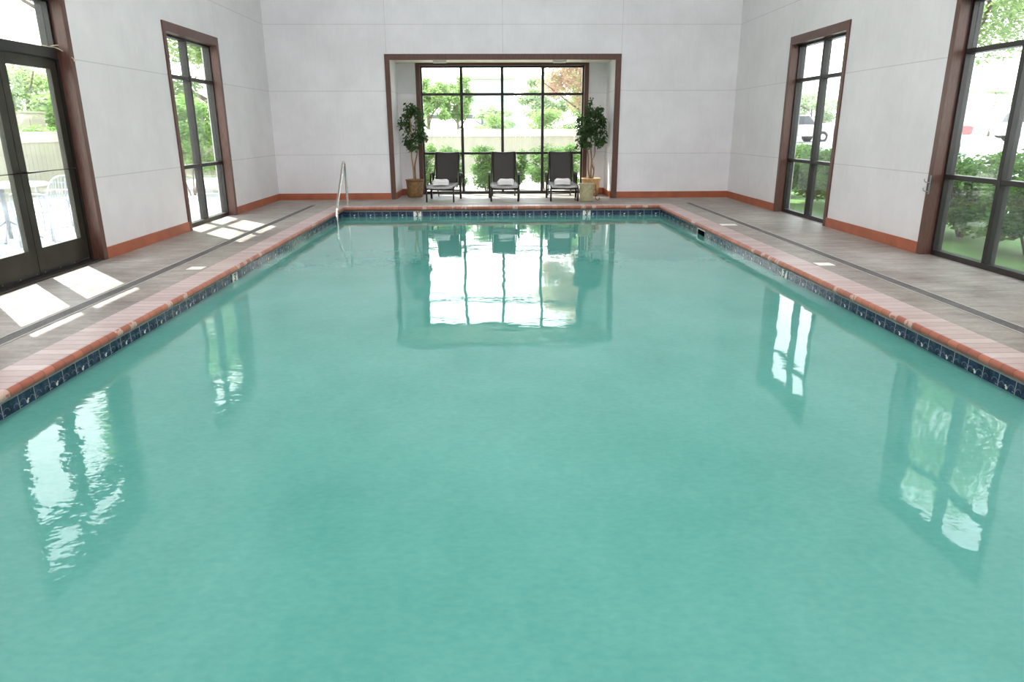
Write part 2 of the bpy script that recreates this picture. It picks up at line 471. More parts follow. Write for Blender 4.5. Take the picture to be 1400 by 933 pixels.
def lathe(bm, prof, seg=32, c=(0, 0), uv=True):
    lay = bm.loops.layers.uv.verify() if uv else None
    rings = [[bm.verts.new((c[0] + r * math.cos(2 * PI * k / seg), c[1] + r * math.sin(2 * PI * k / seg), z)) for k in range(seg)] for r, z in prof]
    L = 0
    for i in range(len(rings) - 1):
        d = math.dist(prof[i], prof[i + 1])
        for k in range(seg):
            k2 = (k + 1) % seg
            f = bm.faces.new((rings[i][k], rings[i][k2], rings[i + 1][k2], rings[i + 1][k])); f.smooth = True
            if uv:
                for lp, uvv in zip(f.loops, ((k, L), (k + 1, L), (k + 1, L + d), (k, L + d))):
                    lp[lay].uv = (uvv[0] * 2 * PI / seg * .17, uvv[1])
        L += d

def rect_sweep(bm, pts, w, t):
    """flat bar (width w sideways, thickness t) along pts in a vertical plane"""
    tube(bm, pts, w / 2, 4)

def spline(pts, n=8):
    P = [Vector(p) for p in pts]; out = []
    for i in range(len(P) - 1):
        p0 = P[max(i - 1, 0)]; p1 = P[i]; p2 = P[i + 1]; p3 = P[min(i + 2, len(P) - 1)]
        for k in range(n):
            t = k / n
            out.append(.5 * ((2 * p1) + (-p0 + p2) * t + (2 * p0 - 5 * p1 + 4 * p2 - p3) * t * t + (-p0 + 3 * p1 - 3 * p2 + p3) * t ** 3))
    out.append(P[-1]); return out

def text_mesh(name, body, size, mat, parent, mw, extrude=.0008, align='CENTER', bold=0.0):
    cu = bpy.data.curves.new(name, 'FONT'); cu.body = body; cu.size = size; cu.extrude = extrude
    cu.align_x = align; cu.align_y = 'CENTER'; cu.offset = bold; cu.resolution_u = 3
    t = bpy.data.objects.new(name + '_tmp', cu); COL.objects.link(t)
    dg = bpy.context.evaluated_depsgraph_get()
    me = bpy.data.meshes.new_from_object(t.evaluated_get(dg)); me.name = name
    bpy.data.objects.remove(t)
    me.materials.clear(); me.materials.append(mat)
    o = bpy.data.objects.new(name, me); link(o, parent); o.matrix_local = mw
    return o

# ------------------------------------------------------------------ camera
f_px, pitch, yaw, roll, hh = 960.479, 16.891, 1.547, -.23, 1.371
p_, y_, r_ = R(pitch), R(yaw), R(roll)
fw = Vector((math.sin(y_) * math.cos(p_), math.cos(y_) * math.cos(p_), -math.sin(p_)))
rt = Vector((math.cos(y_), -math.sin(y_), 0)); up = rt.cross(fw)
rt2 = rt * math.cos(r_) + up * math.sin(r_); up2 = -rt * math.sin(r_) + up * math.cos(r_)
cam = bpy.data.cameras.new('camera'); cam.sensor_fit = 'HORIZONTAL'; cam.sensor_width = 36
cam.lens = f_px / 1400 * 36; cam.clip_end = 400; cam.clip_start = .05
co = bpy.data.objects.new('camera', cam); COL.objects.link(co)
m3 = Matrix((rt2, up2, -fw)).transposed()
co.matrix_world = Matrix.Translation((0, 0, hh)) @ m3.to_4x4()
SC.camera = co

# ------------------------------------------------------------------ room shell
bm = bmesh.new()
def ring_floor(bm, o, h, z):
    (x0, x1, y0, y1), (a0, a1, b0, b1) = o, h
    for q in ((x0, x1, y0, b0), (x0, a0, b0, b1), (a1, x1, b0, b1), (x0, x1, b1, y1)):
        box(bm, q[0], q[1], q[2], q[3], z - .12, z)
CX0, CX1, CY0, CY1 = -2.94, 3.335, .32, 13.25   # outer edge of the coping
ring_floor(bm, (WL - .3, WR + .3, WF - .2, RY + .2), (CX0, CX1, CY0, CY1), 0)
struct('floor', bm, M['deck'])

OPEN_L = [(5.90, 7.76), (10.10, 11.905)]
OPEN_R = [(5.90, 7.68), (10.07, 11.875)]
TH = .23
def side_wall(name, xin, sgn, opens):
    bm = bmesh.new(); xs = sorted((xin, xin + sgn * TH)); top = 2.62; y = WF
    for a, b in opens:
        box(bm, xs[0], xs[1], y, a, -.12, CEIL)
        box(bm, xs[0], xs[1], a, b, top, CEIL)
        y = b
    box(bm, xs[0], xs[1], y, RY + TH, -.12, CEIL)
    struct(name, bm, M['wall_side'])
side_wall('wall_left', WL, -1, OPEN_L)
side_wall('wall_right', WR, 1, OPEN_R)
# back wall with the recess
WX0, WX1 = -1.47, 1.955          # window opening in the recess
bm = bmesh.new()
box(bm, WL, RX0, WB, RY + TH, -.12, CEIL); box(bm, RX1, WR, WB, RY + TH, -.12, CEIL)
box(bm, RX0, RX1, WB, RY + TH, RZ, CEIL)
box(bm, RX0, WX0, RY, RY + TH, -.12, RZ); box(bm, WX1, RX1, RY, RY + TH, -.12, RZ)
struct('wall_back', bm, M['wall_back'])
bm = bmesh.new(); box(bm, WL - TH, WR + TH, WF - .3, WF, -.12, CEIL); struct('wall_front', bm, M['wall_back'])
bm = bmesh.new(); box(bm, WL - TH, WR + TH, WF - .3, RY + TH, CEIL, CEIL + .2); struct('ceiling', bm, M['ceiling'])

# eaves outside (stand off the wall like a roof overhang)
for nm, q in (('trim_1', (WL - .855, WL - TH, WF, RY + TH + .9)), ('trim_2', (WR + TH, WR + .855, WF, RY + TH + .9))):
    bm = bmesh.new(); box(bm, q[0], q[1], q[2], q[3], 3.78, 4.0); struct(nm, bm, M['roof_grey'])
bm = bmesh.new(); box(bm, WL - TH, WR + TH, RY + TH, RY + TH + .9, 3.78, 4.0); struct('trim_3', bm, M['roof_grey'])

# skirting
def base(name, boxes):
    bm = bmesh.new()
    for q in boxes:
        box(bm, *q, 0, .125)
    struct(name, bm, M['baseboard'])
bt = .018
base('baseboard_left', [(WL, WL + bt, 7.83, 10.035), (WL, WL + bt, 11.97, WB), (WL, WL + bt, WF, 5.83)])
base('baseboard_right', [(WR - bt, WR, 7.75, 10.005), (WR - bt, WR, 11.94, WB), (WR - bt, WR, WF, 5.83)])
base('baseboard_back', [(WL + bt, RX0 - .1, WB - bt, WB), (RX1 + .11, WR - bt, WB - bt, WB),
                        (RX0, RX0 + bt, WB + .03, RY), (RX1 - bt, RX1, WB + .03, RY), (RX0 + bt, -1.56, RY - bt, RY), (2.035, RX1 - bt, RY - bt, RY)])
# wooden surround of the recess opening
bm = bmesh.new()
box(bm, RX0 - .092, RX0, WB - .03, WB + .03, 0, 2.724); box(bm, RX1, RX1 + .108, WB - .03, WB + .03, 0, 2.724)
box(bm, RX0, RX1, WB - .03, WB + .03, OPZ, 2.724)
struct('trim_4', bm, M['tan_wood'])
# soffit lining of the recess
bm = bmesh.new(); box(bm, RX0, RX1, WB + .03, RY, RZ - .015, RZ); struct('trim_5', bm, M['cream'])

# ------------------------------------------------------------------ windows
def map_left(u, w, v): return (WL - w, u, v)
def map_right(u, w, v): return (WR + w, u, v)
def map_back(u, w, v): return (u, RY + w, v)

def window(name, f, u0, u1, ztop, mulls, bars, cw=.065, ct=.11, glass='glass', pane_split=True):
    root = sempty(name)
    bm = bmesh.new()   # casing, wood
    for a, b in ((u0 - cw, u0 + .014), (u1 - .014, u1 + cw)):
        box(bm, a, b, -.02, 0.0, 0, ztop + ct, f)
    box(bm, u0 + .014, u1 - .014, -.02, 0, ztop - .014, ztop + ct, f)
    box(bm, u0, u0 + .014, 0, .10, 0, ztop, f); box(bm, u1 - .014, u1, 0, .10, 0, ztop, f)
    box(bm, u0 + .014, u1 - .014, 0, .10, ztop - .014, ztop, f)
    obj('casing', bm, M['tan_wood'], root)
    bm = bmesh.new(); fw_ = .045; a, b = .10, .20
    box(bm, u0, u0 + fw_, a, b, 0, ztop, f); box(bm, u1 - fw_, u1, a, b, 0, ztop, f)
    box(bm, u0 + fw_, u1 - fw_, a, b, ztop - fw_, ztop, f); box(bm, u0 + fw_, u1 - fw_, a, b, 0, .055, f)
    # glazing stops
    obj('frame', bm, M['bronze'], root)
    us = [u0 + fw_] + list(mulls) + [u1 - fw_]
    for mu in mulls:
        bm = bmesh.new(); box(bm, mu - .028, mu + .028, a - .005, b, .055, ztop - fw_, f, bev=.003); obj('mullion', bm, M['bronze'], root)
    zs = [.055] + list(bars) + [ztop - fw_]
    for i in range(len(us) - 1):
        x0 = us[i] + (.028 if i else 0); x1 = us[i + 1] - (.028 if i < len(us) - 2 else 0)
        for z in bars:
            bm = bmesh.new(); box(bm, x0, x1, a, b, z - .025, z + .025, f, bev=.003); obj('glazing_bar', bm, M['bronze'], root)
        for j in range(len(zs) - 1):
            z0 = zs[j] + (.025 if j else 0); z1 = zs[j + 1] - (.025 if j < len(zs) - 2 else 0)
            bm = bmesh.new(); box(bm, x0, x1, .146, .152, z0, z1, f); obj('glass_pane', bm, M[glass], root)
    return root
window('window_1', map_left, *OPEN_L[1], 2.62, [11.0], [.848, 2.066])
window('window_2', map_back, WX0, WX1, 2.61, [-.615, .236, 1.085], [.852, 2.045], cw=.075, ct=.05)
window('window_3', map_right, *OPEN_R[1], 2.62, [10.97], [.848, 2.075], glass='glass_r')
window('window_4', map_right, *OPEN_R[0], 2.62, [6.80], [.848, 2.105], glass='glass_r')

# the double door with transom lights
def door():
    f = map_left; u0, u1 = OPEN_L[0]; ztop = 2.62; cw = .065
    root = sempty('door_1')
    bm = bmesh.new()
    for a, b in ((u0 - cw, u0 + .014), (u1 - .014, u1 + cw)):
        box(bm, a, b, -.02, 0, 0, ztop + .11, f)
    box(bm, u0 + .014, u1 - .014, -.02, 0, ztop - .014, ztop + .11, f)
    box(bm, u0, u0 + .014, 0, .10, 0, ztop, f); box(bm, u1 - .014, u1, 0, .10, 0, ztop, f)
    box(bm, u0 + .014, u1 - .014, 0, .10, ztop - .014, ztop, f)
    obj('casing', bm, M['tan_wood'], root)
    bm = bmesh.new(); a, b = .10, .22
    box(bm, u0, u0 + .05, a, b, 0, ztop, f); box(bm, u1 - .05, u1, a, b, 0, ztop, f)
    box(bm, u0 + .05, u1 - .05, a, b, ztop - .045, ztop, f)
    box(bm, u0 + .05, u1 - .05, a - .02, b, 2.05, 2.15, f, bev=.004)
    mid = (u0 + u1) / 2
    obj('frame', bm, M['bronze'], root)
    bm = bmesh.new(); box(bm, mid - .03, mid + .03, a, b, 2.15, ztop - .045, f, bev=.003); obj('mullion', bm, M['bronze'], root)
    bm = bmesh.new(); box(bm, u0, u1, .0, b + .02, 0, .018, f, bev=.004); obj('threshold', bm, M['bronze'], root)
    for x0, x1 in ((u0 + .05, mid - .03), (mid + .03, u1 - .05)):
        bm = bmesh.new(); box(bm, x0, x1, .146, .152, 2.15, ztop - .045, f); obj('transom_glass', bm, M['glass'], root)
    for x0, x1 in ((u0 + .053, mid - .004), (mid + .004, u1 - .053)):
        bm = bmesh.new(); c, d = .115, .165
        s1 = .10
        box(bm, x0, x0 + s1, c, d, .022, 2.045, f, bev=.003); box(bm, x1 - s1, x1, c, d, .022, 2.045, f, bev=.003)
        box(bm, x0 + s1, x1 - s1, c, d, .022, .27, f); box(bm, x0 + s1, x1 - s1, c, d, 1.95, 2.045, f)
        leaf = obj('door_leaf', bm, M['door_bronze'], root)
        bm = bmesh.new(); box(bm, x0 + s1, x1 - s1, .137, .143, .27, 1.95, f); obj('glass_pane', bm, M['glass'], leaf)
        bm = bmesh.new()
        tube(bm, [f(x0 + .04, .114, .985), f(x0 + .04, .075, .985), f(x1 - .04, .075, .985), f(x1 - .04, .114, .985)], .011, 8)
        obj('push_bar', bm, M['bronze'], leaf)
        bm = bmesh.new()
        box(bm, x0 + .01, x1 - .01, .108, .1151, .03, .045, f)
        obj('sweep_strip', bm, M['black'], leaf)
        bm = bmesh.new()
        for k in range(4):
            uu = x0 + .06 + k * (x1 - x0 - .12) / 3
            bmesh.ops.create_icosphere(bm, subdivisions=1, radius=.006, matrix=Matrix.Translation(f(uu, .1075, .038)))
        o = obj('screw_heads', bm, M['steel'], leaf); o['kind'] = 'stuff'
door()

# ------------------------------------------------------------------ the pool
pool = thing('swimming_pool', 'long rectangular turquoise indoor swimming pool with red brick edge and navy tile line', 'pool', (.2, 7, 0))
pool.location = (0, 0, 0)
def poly_ring(bm, loops, mats, uvoff=0):
    """loops: list of (inset ring rectangle x0,x1,y0,y1,z); builds strips between consecutive rectangles with uv u=perimeter metres, v=path length"""
    lay = bm.loops.layers.uv.verify()
    def corners(q): x0, x1, y0, y1, z = q; return [(x0, y0, z), (x1, y0, z), (x1, y1, z), (x0, y1, z)]
    V = [[bm.verts.new(c) for c in corners(q)] for q in loops]
    vv = 0
    for i in range(len(loops) - 1):
        d = math.dist(corners(loops[i])[0], corners(loops[i + 1])[0]); 
        dd = math.dist((loops[i][0], loops[i][4]), (loops[i + 1][0], loops[i + 1][4]))
        for k in range(4):
            k2 = (k + 1) % 4
            f = bm.faces.new((V[i][k], V[i][k2], V[i + 1][k2], V[i + 1][k])); f.material_index = mats[i]
            ax = 0 if k in (0, 2) else 1
            for lp, vt, v in zip(f.loops, (V[i][k], V[i][k2], V[i + 1][k2], V[i + 1][k]), (vv, vv, vv + dd, vv + dd)):
                lp[lay].uv = (vt.co[ax] - (PL, PN)[ax] + 20 * .146, v)
        vv += dd
def rr(o, z): return (PL + o, PR - o, PN + o, PF - o, z)     # o>0 = inside the pool
bm = bmesh.new()
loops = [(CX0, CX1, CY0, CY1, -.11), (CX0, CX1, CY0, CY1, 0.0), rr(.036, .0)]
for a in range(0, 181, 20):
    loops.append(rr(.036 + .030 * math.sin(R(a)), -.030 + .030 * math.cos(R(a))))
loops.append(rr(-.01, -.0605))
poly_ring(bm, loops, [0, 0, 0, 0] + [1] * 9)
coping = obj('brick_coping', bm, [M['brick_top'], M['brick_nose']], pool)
bm = bmesh.new(); poly_ring(bm, [rr(-.01, -.0605), rr(.002, -.0605), rr(.002, TT), rr(-.01, TT)], [0, 0, 0]); obj('mortar_bed', bm, M['mortar'], pool)
# waterline tiles, leaving a gap for the skimmer on the right side
SK0, SK1, SKZ0, SKZ1 = 10.25, 10.62, -.245, -.105
bm = bmesh.new(); lay = bm.loops.layers.uv.verify()
def quad(bm, pts, uvs, mi=0):
    f = bm.faces.new([bm.verts.new(p) for p in pts]); f.material_index = mi
    for lp, u in zip(f.loops, uvs): lp[lay].uv = u
def vwall(bm, a, b, z0, z1, axis, mi=0):
    ua = (a[axis] - (PL, PN)[axis]) + 20 * .146; ub = (b[axis] - (PL, PN)[axis]) + 20 * .146
    quad(bm, [(*a, z0), (*b, z0), (*b, z1), (*a, z1)], [(ua, TT - z0), (ub, TT - z0), (ub, TT - z1), (ua, TT - z1)], mi)
TB = TT - .146
vwall(bm, (PL, PN), (PL, PF), TB, TT, 1); vwall(bm, (PL, PF), (PR, PF), TB, TT, 0); vwall(bm, (PR, PN), (PL, PN), TB, TT, 0)
vwall(bm, (PR, PF), (PR, SK1), TB, TT, 1); vwall(bm, (PR, SK0), (PR, PN), TB, TT, 1)
vwall(bm, (PR, SK1), (PR, SK0), TB, SKZ0, 1); vwall(bm, (PR, SK1), (PR, SK0), SKZ1, TT, 1)
obj('waterline_tiles', bm, M['tile'], pool)
bm = bmesh.new()
vs = lambda q: [bm.verts.new(p) for p in q]
for q in (((PL, PN), (PL, PF)), ((PL, PF), (PR, PF)), ((PR, PF), (PR, PN)), ((PR, PN), (PL, PN))):
    bm.faces.new(vs([(*q[0], -1.3), (*q[1], -1.3), (*q[1], TB), (*q[0], TB)]))
bm.faces.new(vs([(PL, PN, -1.3), (PR, PN, -1.3), (PR, PF, -1.3), (PL, PF, -1.3)]))
obj('basin', bm, M['plaster'], pool)
bm = bmesh.new()
box(bm, PR + .001, PR + .25, SK0, SK1, SKZ0 - .02, SKZ0); box(bm, PR + .001, PR + .25, SK0, SK1, SKZ1, SKZ1 + .01)
box(bm, PR + .001, PR + .25, SK0 - .01, SK0, SKZ0, SKZ1); box(bm, PR + .001, PR + .25, SK1, SK1 + .01, SKZ0, SKZ1); box(bm, PR + .24, PR + .25, SK0, SK1, SKZ0, SKZ1)
sk = obj('skimmer', bm, M['black'], pool)
bm = bmesh.new(); f_ = .014
box(bm, PR - .006, PR + .004, SK0 - f_, SK1 + f_, SKZ1, SKZ1 + f_); box(bm, PR - .006, PR + .004, SK0 - f_, SK0, SKZ0, SKZ1); box(bm, PR - .006, PR + .004, SK1, SK1 + f_, SKZ0, SKZ1)
obj('skimmer_frame', bm, M['marker_white'], sk)
# water
bm = bmesh.new(); bm.faces.new([bm.verts.new(p) for p in ((PL, PN, WATER), (PR, PN, WATER), (PR, PF, WATER), (PL, PF, WATER))])
tag(obj('pool_water', bm, M['water']), 'calm milky turquoise water filling the swimming pool, mirroring the windows', 'water', kind='stuff')

def marker(cx, cy, rz):
    z0, z1 = -.238, -.092
    bm = bmesh.new(); box(bm, -.073, .073, -.008, .0, z0, z1, bev=.002)
    o = obj('depth_marker', bm, M['marker_white'], pool); o.location = (cx, cy, 0); o.rotation_euler = (0, 0, rz)
    o['label'] = 'white tile marked 3 feet'
    text_mesh('numeral', "3'", .112, M['marker_ink'], o, Matrix.Translation((.006, -.0092, -.140)) @ Matrix.Rotation(PI / 2, 4, 'X'), bold=.003)
for q in ((-1.373, PF, 0), (1.74, PF, 0), (PL, 7.41, PI / 2), (PR, 7.31, -PI / 2)): marker(*q)

# deck drain channels
def drain(name, q, label):
    root = thing(name, label, 'drain')
    bm = bmesh.new(); box(bm, *q, -.01, .003); obj('grate', bm, M['drain'], root)
    x0, x1, y0, y1 = q; e = .012
    for s in ((x0 - e, x0, y0, y1), (x1, x1 + e, y0, y1)) if (y1 - y0) > (x1 - x0) else ((x0, x1, y0 - e, y0), (x0, x1, y1, y1 + e)):
        bm = bmesh.new(); box(bm, *s, -.01, .005); obj('edging', bm, M['drain_edge'], root)
drain('deck_drain', (-3.38, -3.275, WF + .3, 13.40), 'long grey drain channel in the deck along the left side of the pool')
drain('deck_drain', (3.64, 3.745, WF + .3, 13.40), 'long grey drain channel in the deck along the right side of the pool')
drain('deck_drain', (-3.38, 3.745, 13.41, 13.43), 'thin dark drain line across the deck behind the far pool edge')

# flat white notice tiles on the deck
def deck_marker(x, y, w, d, label):
    bm = bmesh.new(); box(bm, -w / 2, w / 2, -d / 2, d / 2, 0, .004, bev=.001)
    o = obj('deck_marker', bm, M['marker_white']); o.location = (x, y, .0005)
    tag(o, label, 'floor marker', 'white notice tiles set on the deck')
deck_marker(3.45, 10.23, .225, .15, 'small white marker tile on the right deck, beside the skimmer near the far end')
deck_marker(3.44, 7.12, .17, .15, 'small white marker tile on the right deck beside the nearer half of the pool')
deck_marker(-3.05, 7.22, .15, .15, 'small white marker tile on the left deck between drain and pool edge')

# ------------------------------------------------------------------ pool handrail
t = thing('pool_handrail', 'bent stainless steel handrail at the far left corner of the pool, running into the water', 'handrail')
bm = bmesh.new()
pts = spline([(-2.66, 13.20, 0), (-2.66, 13.195, .25), (-2.655, 13.14, .62), (-2.64, 13.04, .77), (-2.63, 12.90, .80), (-2.62, 12.74, .70), (-2.60, 12.13, .24), (-2.595, 11.98, .12), (-2.59, 11.90, .0), (-2.585, 11.87, -.18), (-2.585, 11.87, -.95)], 6)
tube(bm, pts, .021, 12); obj('rail', bm, M['steel'], t, True)
bm = bmesh.new(); lathe(bm, [(.0, .012), (.022, .014), (.05, .008), (.055, .0)], 20, (-2.66, 13.20)); obj('anchor_flange', bm, M['steel'], t, True)

# ------------------------------------------------------------------ patio lounge chairs in the recess
def flatbar(bm, pts, w, th):
    """bar of width w (x) and thickness th following pts in the yz plane"""
    P = [Vector(p) for p in pts]; rings = []
    for i, p in enumerate(P):
        tdir = (P[min(i + 1, len(P) - 1)] - P[max(i - 1, 0)]).normalized()
        nrm = Vector((0, -tdir.z, tdir.y))
        rings.append([bm.verts.new(p + Vector((sx * w / 2, 0, 0)) + nrm * sy * th / 2) for sx, sy in ((-1, -1), (1, -1), (1, 1), (-1, 1))])
    for a, b in zip(rings, rings[1:]):
        for k in range(4): bm.faces.new((a[k], a[(k + 1) % 4], b[(k + 1) % 4], b[k]))
    bm.faces.new(rings[0][::-1]); bm.faces.new(rings[-1])
    bmesh.ops.recalc_face_normals(bm, faces=bm.faces[:])

def sling_sheet(bm, path, w, th=.006):
    lay = bm.loops.layers.uv.verify()
    P = [Vector((0, *p)) for p in path]; n = 10; L = 0; rows = []
    for i, p in enumerate(P):
        if i: L += (P[i] - P[i - 1]).length
        row = []
        for k in range(n + 1):
            u = k / n; sag = -.014 * math.sin(PI * u)
            row.append((bm.verts.new((-w / 2 + w * u, p.y, p.z + sag)), (u * w, L)))
        rows.append(row)
    for a, b in zip(rows, rows[1:]):
        for k in range(n):
            f = bm.faces.new((a[k][0], a[k + 1][0], b[k + 1][0], b[k][0])); f.smooth = True
            for lp, q in zip(f.loops, (a[k], a[k + 1], b[k + 1], b[k])): lp[lay].uv = q[1]

def make_chair(label):
    # local: front edge towards -y, origin on the floor midway; feet y=-.37 .. .75
    t = thing('lounge_chair', label, 'chair')
    W = .50; WBK = .455
    seat = [(-.40, .262), (-.385, .285), (-.34, .292), (-.1, .300), (.15, .305), (.36, .300), (.42, .318)]
    back = [(.42, .318), (.47, .40), (.555, .60), (.64, .80), (.675, .875), (.70, .90), (.735, .905), (.76, .885), (.765, .82)]
    bm = bmesh.new(); sling_sheet(bm, [tuple(p)[1:] for p in spline([(0, *p) for p in seat], 3)], W); o = obj('seat', bm, M['sling_seat'], t); sol(o)
    bm = bmesh.new(); sling_sheet(bm, [tuple(p)[1:] for p in spline([(0, *p) for p in back], 3)], WBK); o = obj('backrest', bm, M['sling'], t); sol(o)
    for s in (-1, 1):
        x = s * (W / 2 + .012)
        bm = bmesh.new(); tube(bm, [(x, -.40, .262), (x, -.36, .285), (x, .0, .295), (x, .42, .305), (x - s * .02, .555, .60), (x - s * .022, .69, .885), (x - s * .022, .72, .895)], .014, 8); obj('side_rail', bm, M['chair_frame'], t)
        bm = bmesh.new(); tube(bm, [(x, -.375, .27), (x, -.375, 0)], .017, 8); obj('leg', bm, M['chair_frame'], t)
        bm = bmesh.new(); tube(bm, [(s * .235, .62, .30), (s * .235, .86, 0)], .013, 8); obj('leg', bm, M['chair_frame'], t)
        xo = s * (W / 2 + .048)
        bm = bmesh.new(); flatbar(bm, [(xo, .36, 0), (xo, .335, .30), (xo, .31, .46), (xo, .325, .495), (xo, .36, .505), (xo, .56, .50), (xo, .60, .47), (xo, .60, .38), (xo, .57, .30)], .038, .028); obj('armrest', bm, M['chair_frame'], t)
    bm = bmesh.new(); tube(bm, [(-W / 2, -.375, .245), (W / 2, -.375, .245)], .013, 8); obj('crossbar', bm, M['chair_frame'], t)
    bm = bmesh.new(); tube(bm, [(-.30, .36, .17), (.30, .36, .17)], .012, 8); obj('crossbar', bm, M['chair_frame'], t)
    bm = bmesh.new(); tube(bm, [(-.30, .335, .285), (.30, .335, .285)], .012, 8); obj('crossbar', bm, M['chair_frame'], t)
    bm = bmesh.new(); tube(bm, [(-.235, .82, .05), (.235, .82, .05)], .012, 8); obj('crossbar', bm, M['chair_frame'], t)
    bm = bmesh.new(); tube(bm, [(-.25, .62, .30), (.25, .62, .30)], .012, 8); obj('crossbar', bm, M['chair_frame'], t)
    return t
def sol(o):
    md = o.modifiers.new('solid', 'SOLIDIFY'); md.thickness = .006; md.offset = 0
CH = [(-.965, 14.16, -5.5, 'dark woven lounge chair nearest the left potted tree, turned slightly leftward'),
      (.245, 14.22, 0, 'dark woven lounge chair in the middle of the row, in front of the centre mullion'),
      (1.405, 14.20, -.5, 'dark woven lounge chair next to the pale straw basket and the right potted tree')]
proto = make_chair(CH[0][3])
for i, (x, y, a, lb) in enumerate(CH):
    c = proto if i == 0 else copy_tree(proto)
    c.location = (x, y, 0); c.rotation_euler = (0, 0, R(a)); c['label'] = lb; c['group'] = 'woven lounge chairs lined up in the window recess'

def towel_mesh():
    # a folded towel: a strip folded over three times, seen as stacked rounded layers
    bm = bmesh.new(); W, D = .31, .20
    prof = []
    def lay_(z0, z1, y0, y1): return [(y0, z0), (y1, z0), (y1 + .008, (z0 + z1) / 2), (y1, z1), (y0, z1), (y0 - .008, (z0 + z1) / 2)]
    outline = [(-.10, .004), (.09, .0), (.105, .012), (.108, .035), (.10, .055), (.104, .075), (.095, .098), (.06, .112), (-.02, .116), (-.075, .108), (-.098, .09), (-.104, .066), (-.096, .058), (-.106, .045), (-.108, .02)]
    sec = 12; rings = []
    for i in range(sec + 1):
        u = i / sec; x = -W / 2 + W * u
        e = min(u, 1 - u) * 2
        k = (1 - (1 - min(1, e * 2.6)) ** 2.4) * .30 + .70
        ring = [bm.verts.new((x + .006 * math.sin(9 * z + y * 30), y * (k * .5 + .5), .058 + (z - .058) * k - .058 * (1 - k) + .004 * math.sin(7 * u + y * 20))) for y, z in outline]
        rings.append(ring)
    n = len(outline)
    for a, b in zip(rings, rings[1:]):
        for k in range(n):
            f = bm.faces.new((a[k], a[(k + 1) % n], b[(k + 1) % n], b[k])); f.smooth = True
    bm.faces.new(rings[0][::-1]); bm.faces.new(rings[-1])
    bmesh.ops.recalc_face_normals(bm, faces=bm.faces[:])
    return bm
tw = obj('folded_towel', towel_mesh(), M['towel'])
for i, (x, y, z, a, lb) in enumerate(((-1.00, 14.06, .300, 4, 'folded white towel on the seat of the left lounge chair'),
                                   (.275, 14.08, .300, -8, 'folded white towel on the seat of the middle lounge chair'),
                                   (1.385, 14.08, .300, -5, 'folded white towel on the seat of the right lounge chair'))):
    o = tw if i == 0 else tw.copy()
    if i: COL.objects.link(o)
    o.location = (x, y, z); o.rotation_euler = (R(2), 0, R(a)); tag(o, lb, 'towel', 'folded towels on the lounge chairs')

# ------------------------------------------------------------------ leaves
def leaf_cloud(centres, count, size, rnd, droop=.3, tri=False, aspect=.45, shape='ell'):
    """mesh data of folded leaf blades (two quads each) scattered in blobs: centres = [(x,y,z,rx,ry,rz,weight)]"""
    w = np.array([c[6] for c in centres]); w = w / w.sum()
    idx = rnd.choice(len(centres), count, p=w)
    C = np.array([c[:6] for c in centres])[idx]
    d = rnd.normal(size=(count, 3)); d /= np.linalg.norm(d, axis=1)[:, None]
    rad = rnd.random(count) ** .45
    P = C[:, :3] + d * rad[:, None] * C[:, 3:6]
    a = rnd.random(count) * 2 * PI
    dirn = np.stack([np.cos(a), np.sin(a), -droop - rnd.random(count) * droop + (rnd.random(count) - .5) * .9], 1)
    dirn /= np.linalg.norm(dirn, axis=1)[:, None]
    rv = rnd.normal(size=(count, 3)); sd = np.cross(dirn, rv); sd /= np.linalg.norm(sd, axis=1)[:, None]
    nn = np.cross(sd, dirn)
    s = size * (.7 + .6 * rnd.random(count))[:, None]
    v0 = P; v3 = P + dirn * s + 0
    mid = P + dirn * s * .45
    v1 = mid + sd * s * aspect * .5 + nn * s * .08; v2 = mid - sd * s * aspect * .5 + nn * s * .08
    V = np.stack([v0, v1, v3, v2], 1).reshape(-1, 3)
    base = np.arange(count) * 4
    F = np.concatenate([np.stack([base, base + 1, base + 2], 1), np.stack([base, base + 2, base + 3], 1)])
    return V, F

def cloud_obj(name, mat, parent, centres, count, size, seed, **kw):
    V, F = leaf_cloud(centres, count, size, np.random.default_rng(seed), **kw)
    me = bpy.data.meshes.new(name); me.from_pydata(V.tolist(), [], F.tolist()); me.materials.append(mat); me.update()
    return link(bpy.data.objects.new(name, me), parent)

# ------------------------------------------------------------------ potted trees
def potted(name, label, x, y, pot_prof, potmat, stems, crown, nleaf, seed, leafmat='leaf_ficus'):
    t = thing(name, label, 'plant', (x, y, 0))
    bm = bmesh.new(); lathe(bm, pot_prof, 40); pot = obj('basket_pot', bm, M[potmat], t)
    r, z = pot_prof[-1]; zt = max(p[1] for p in pot_prof)
    bm = bmesh.new(); lathe(bm, [(0.0001, zt - .035), (.06, zt - .03), (r * .99, zt - .045)], 24); obj('potting_mulch', bm, M['soil'], t)
    for pts, r0, mt in stems:
        P = spline(pts, 6); n = len(P)
        bm = bmesh.new(); tube(bm, P, [r0 * (1 - .55 * i / (n - 1)) for i in range(n)], 8); obj('stem', bm, M[mt], t)
    cloud_obj('foliage', M[leafmat], t, crown, nleaf, .072, seed, droop=.55, aspect=.5)
    return t
pot_a = [(.0001, 0), (.150, 0), (.158, .01), (.165, .12), (.178, .27), (.185, .335), (.196, .340), (.198, .352), (.188, .356), (.176, .335), (.17, .29)]
c1 = []
rg = np.random.default_rng(3)
for k in range(34):   # uneven tufts
    a = rg.random() * 2 * PI; zz = .98 + rg.random() * .82
    zz += .08 * (zz > 1.5); rad = (.22 if zz < 1.75 else .13) * rg.random() ** .5 * (.75 + .5 * (zz > 1.15))
    c1.append((rad * math.cos(a) * 1.05, rad * math.sin(a) * .8, zz, .085, .08, .10, 1))
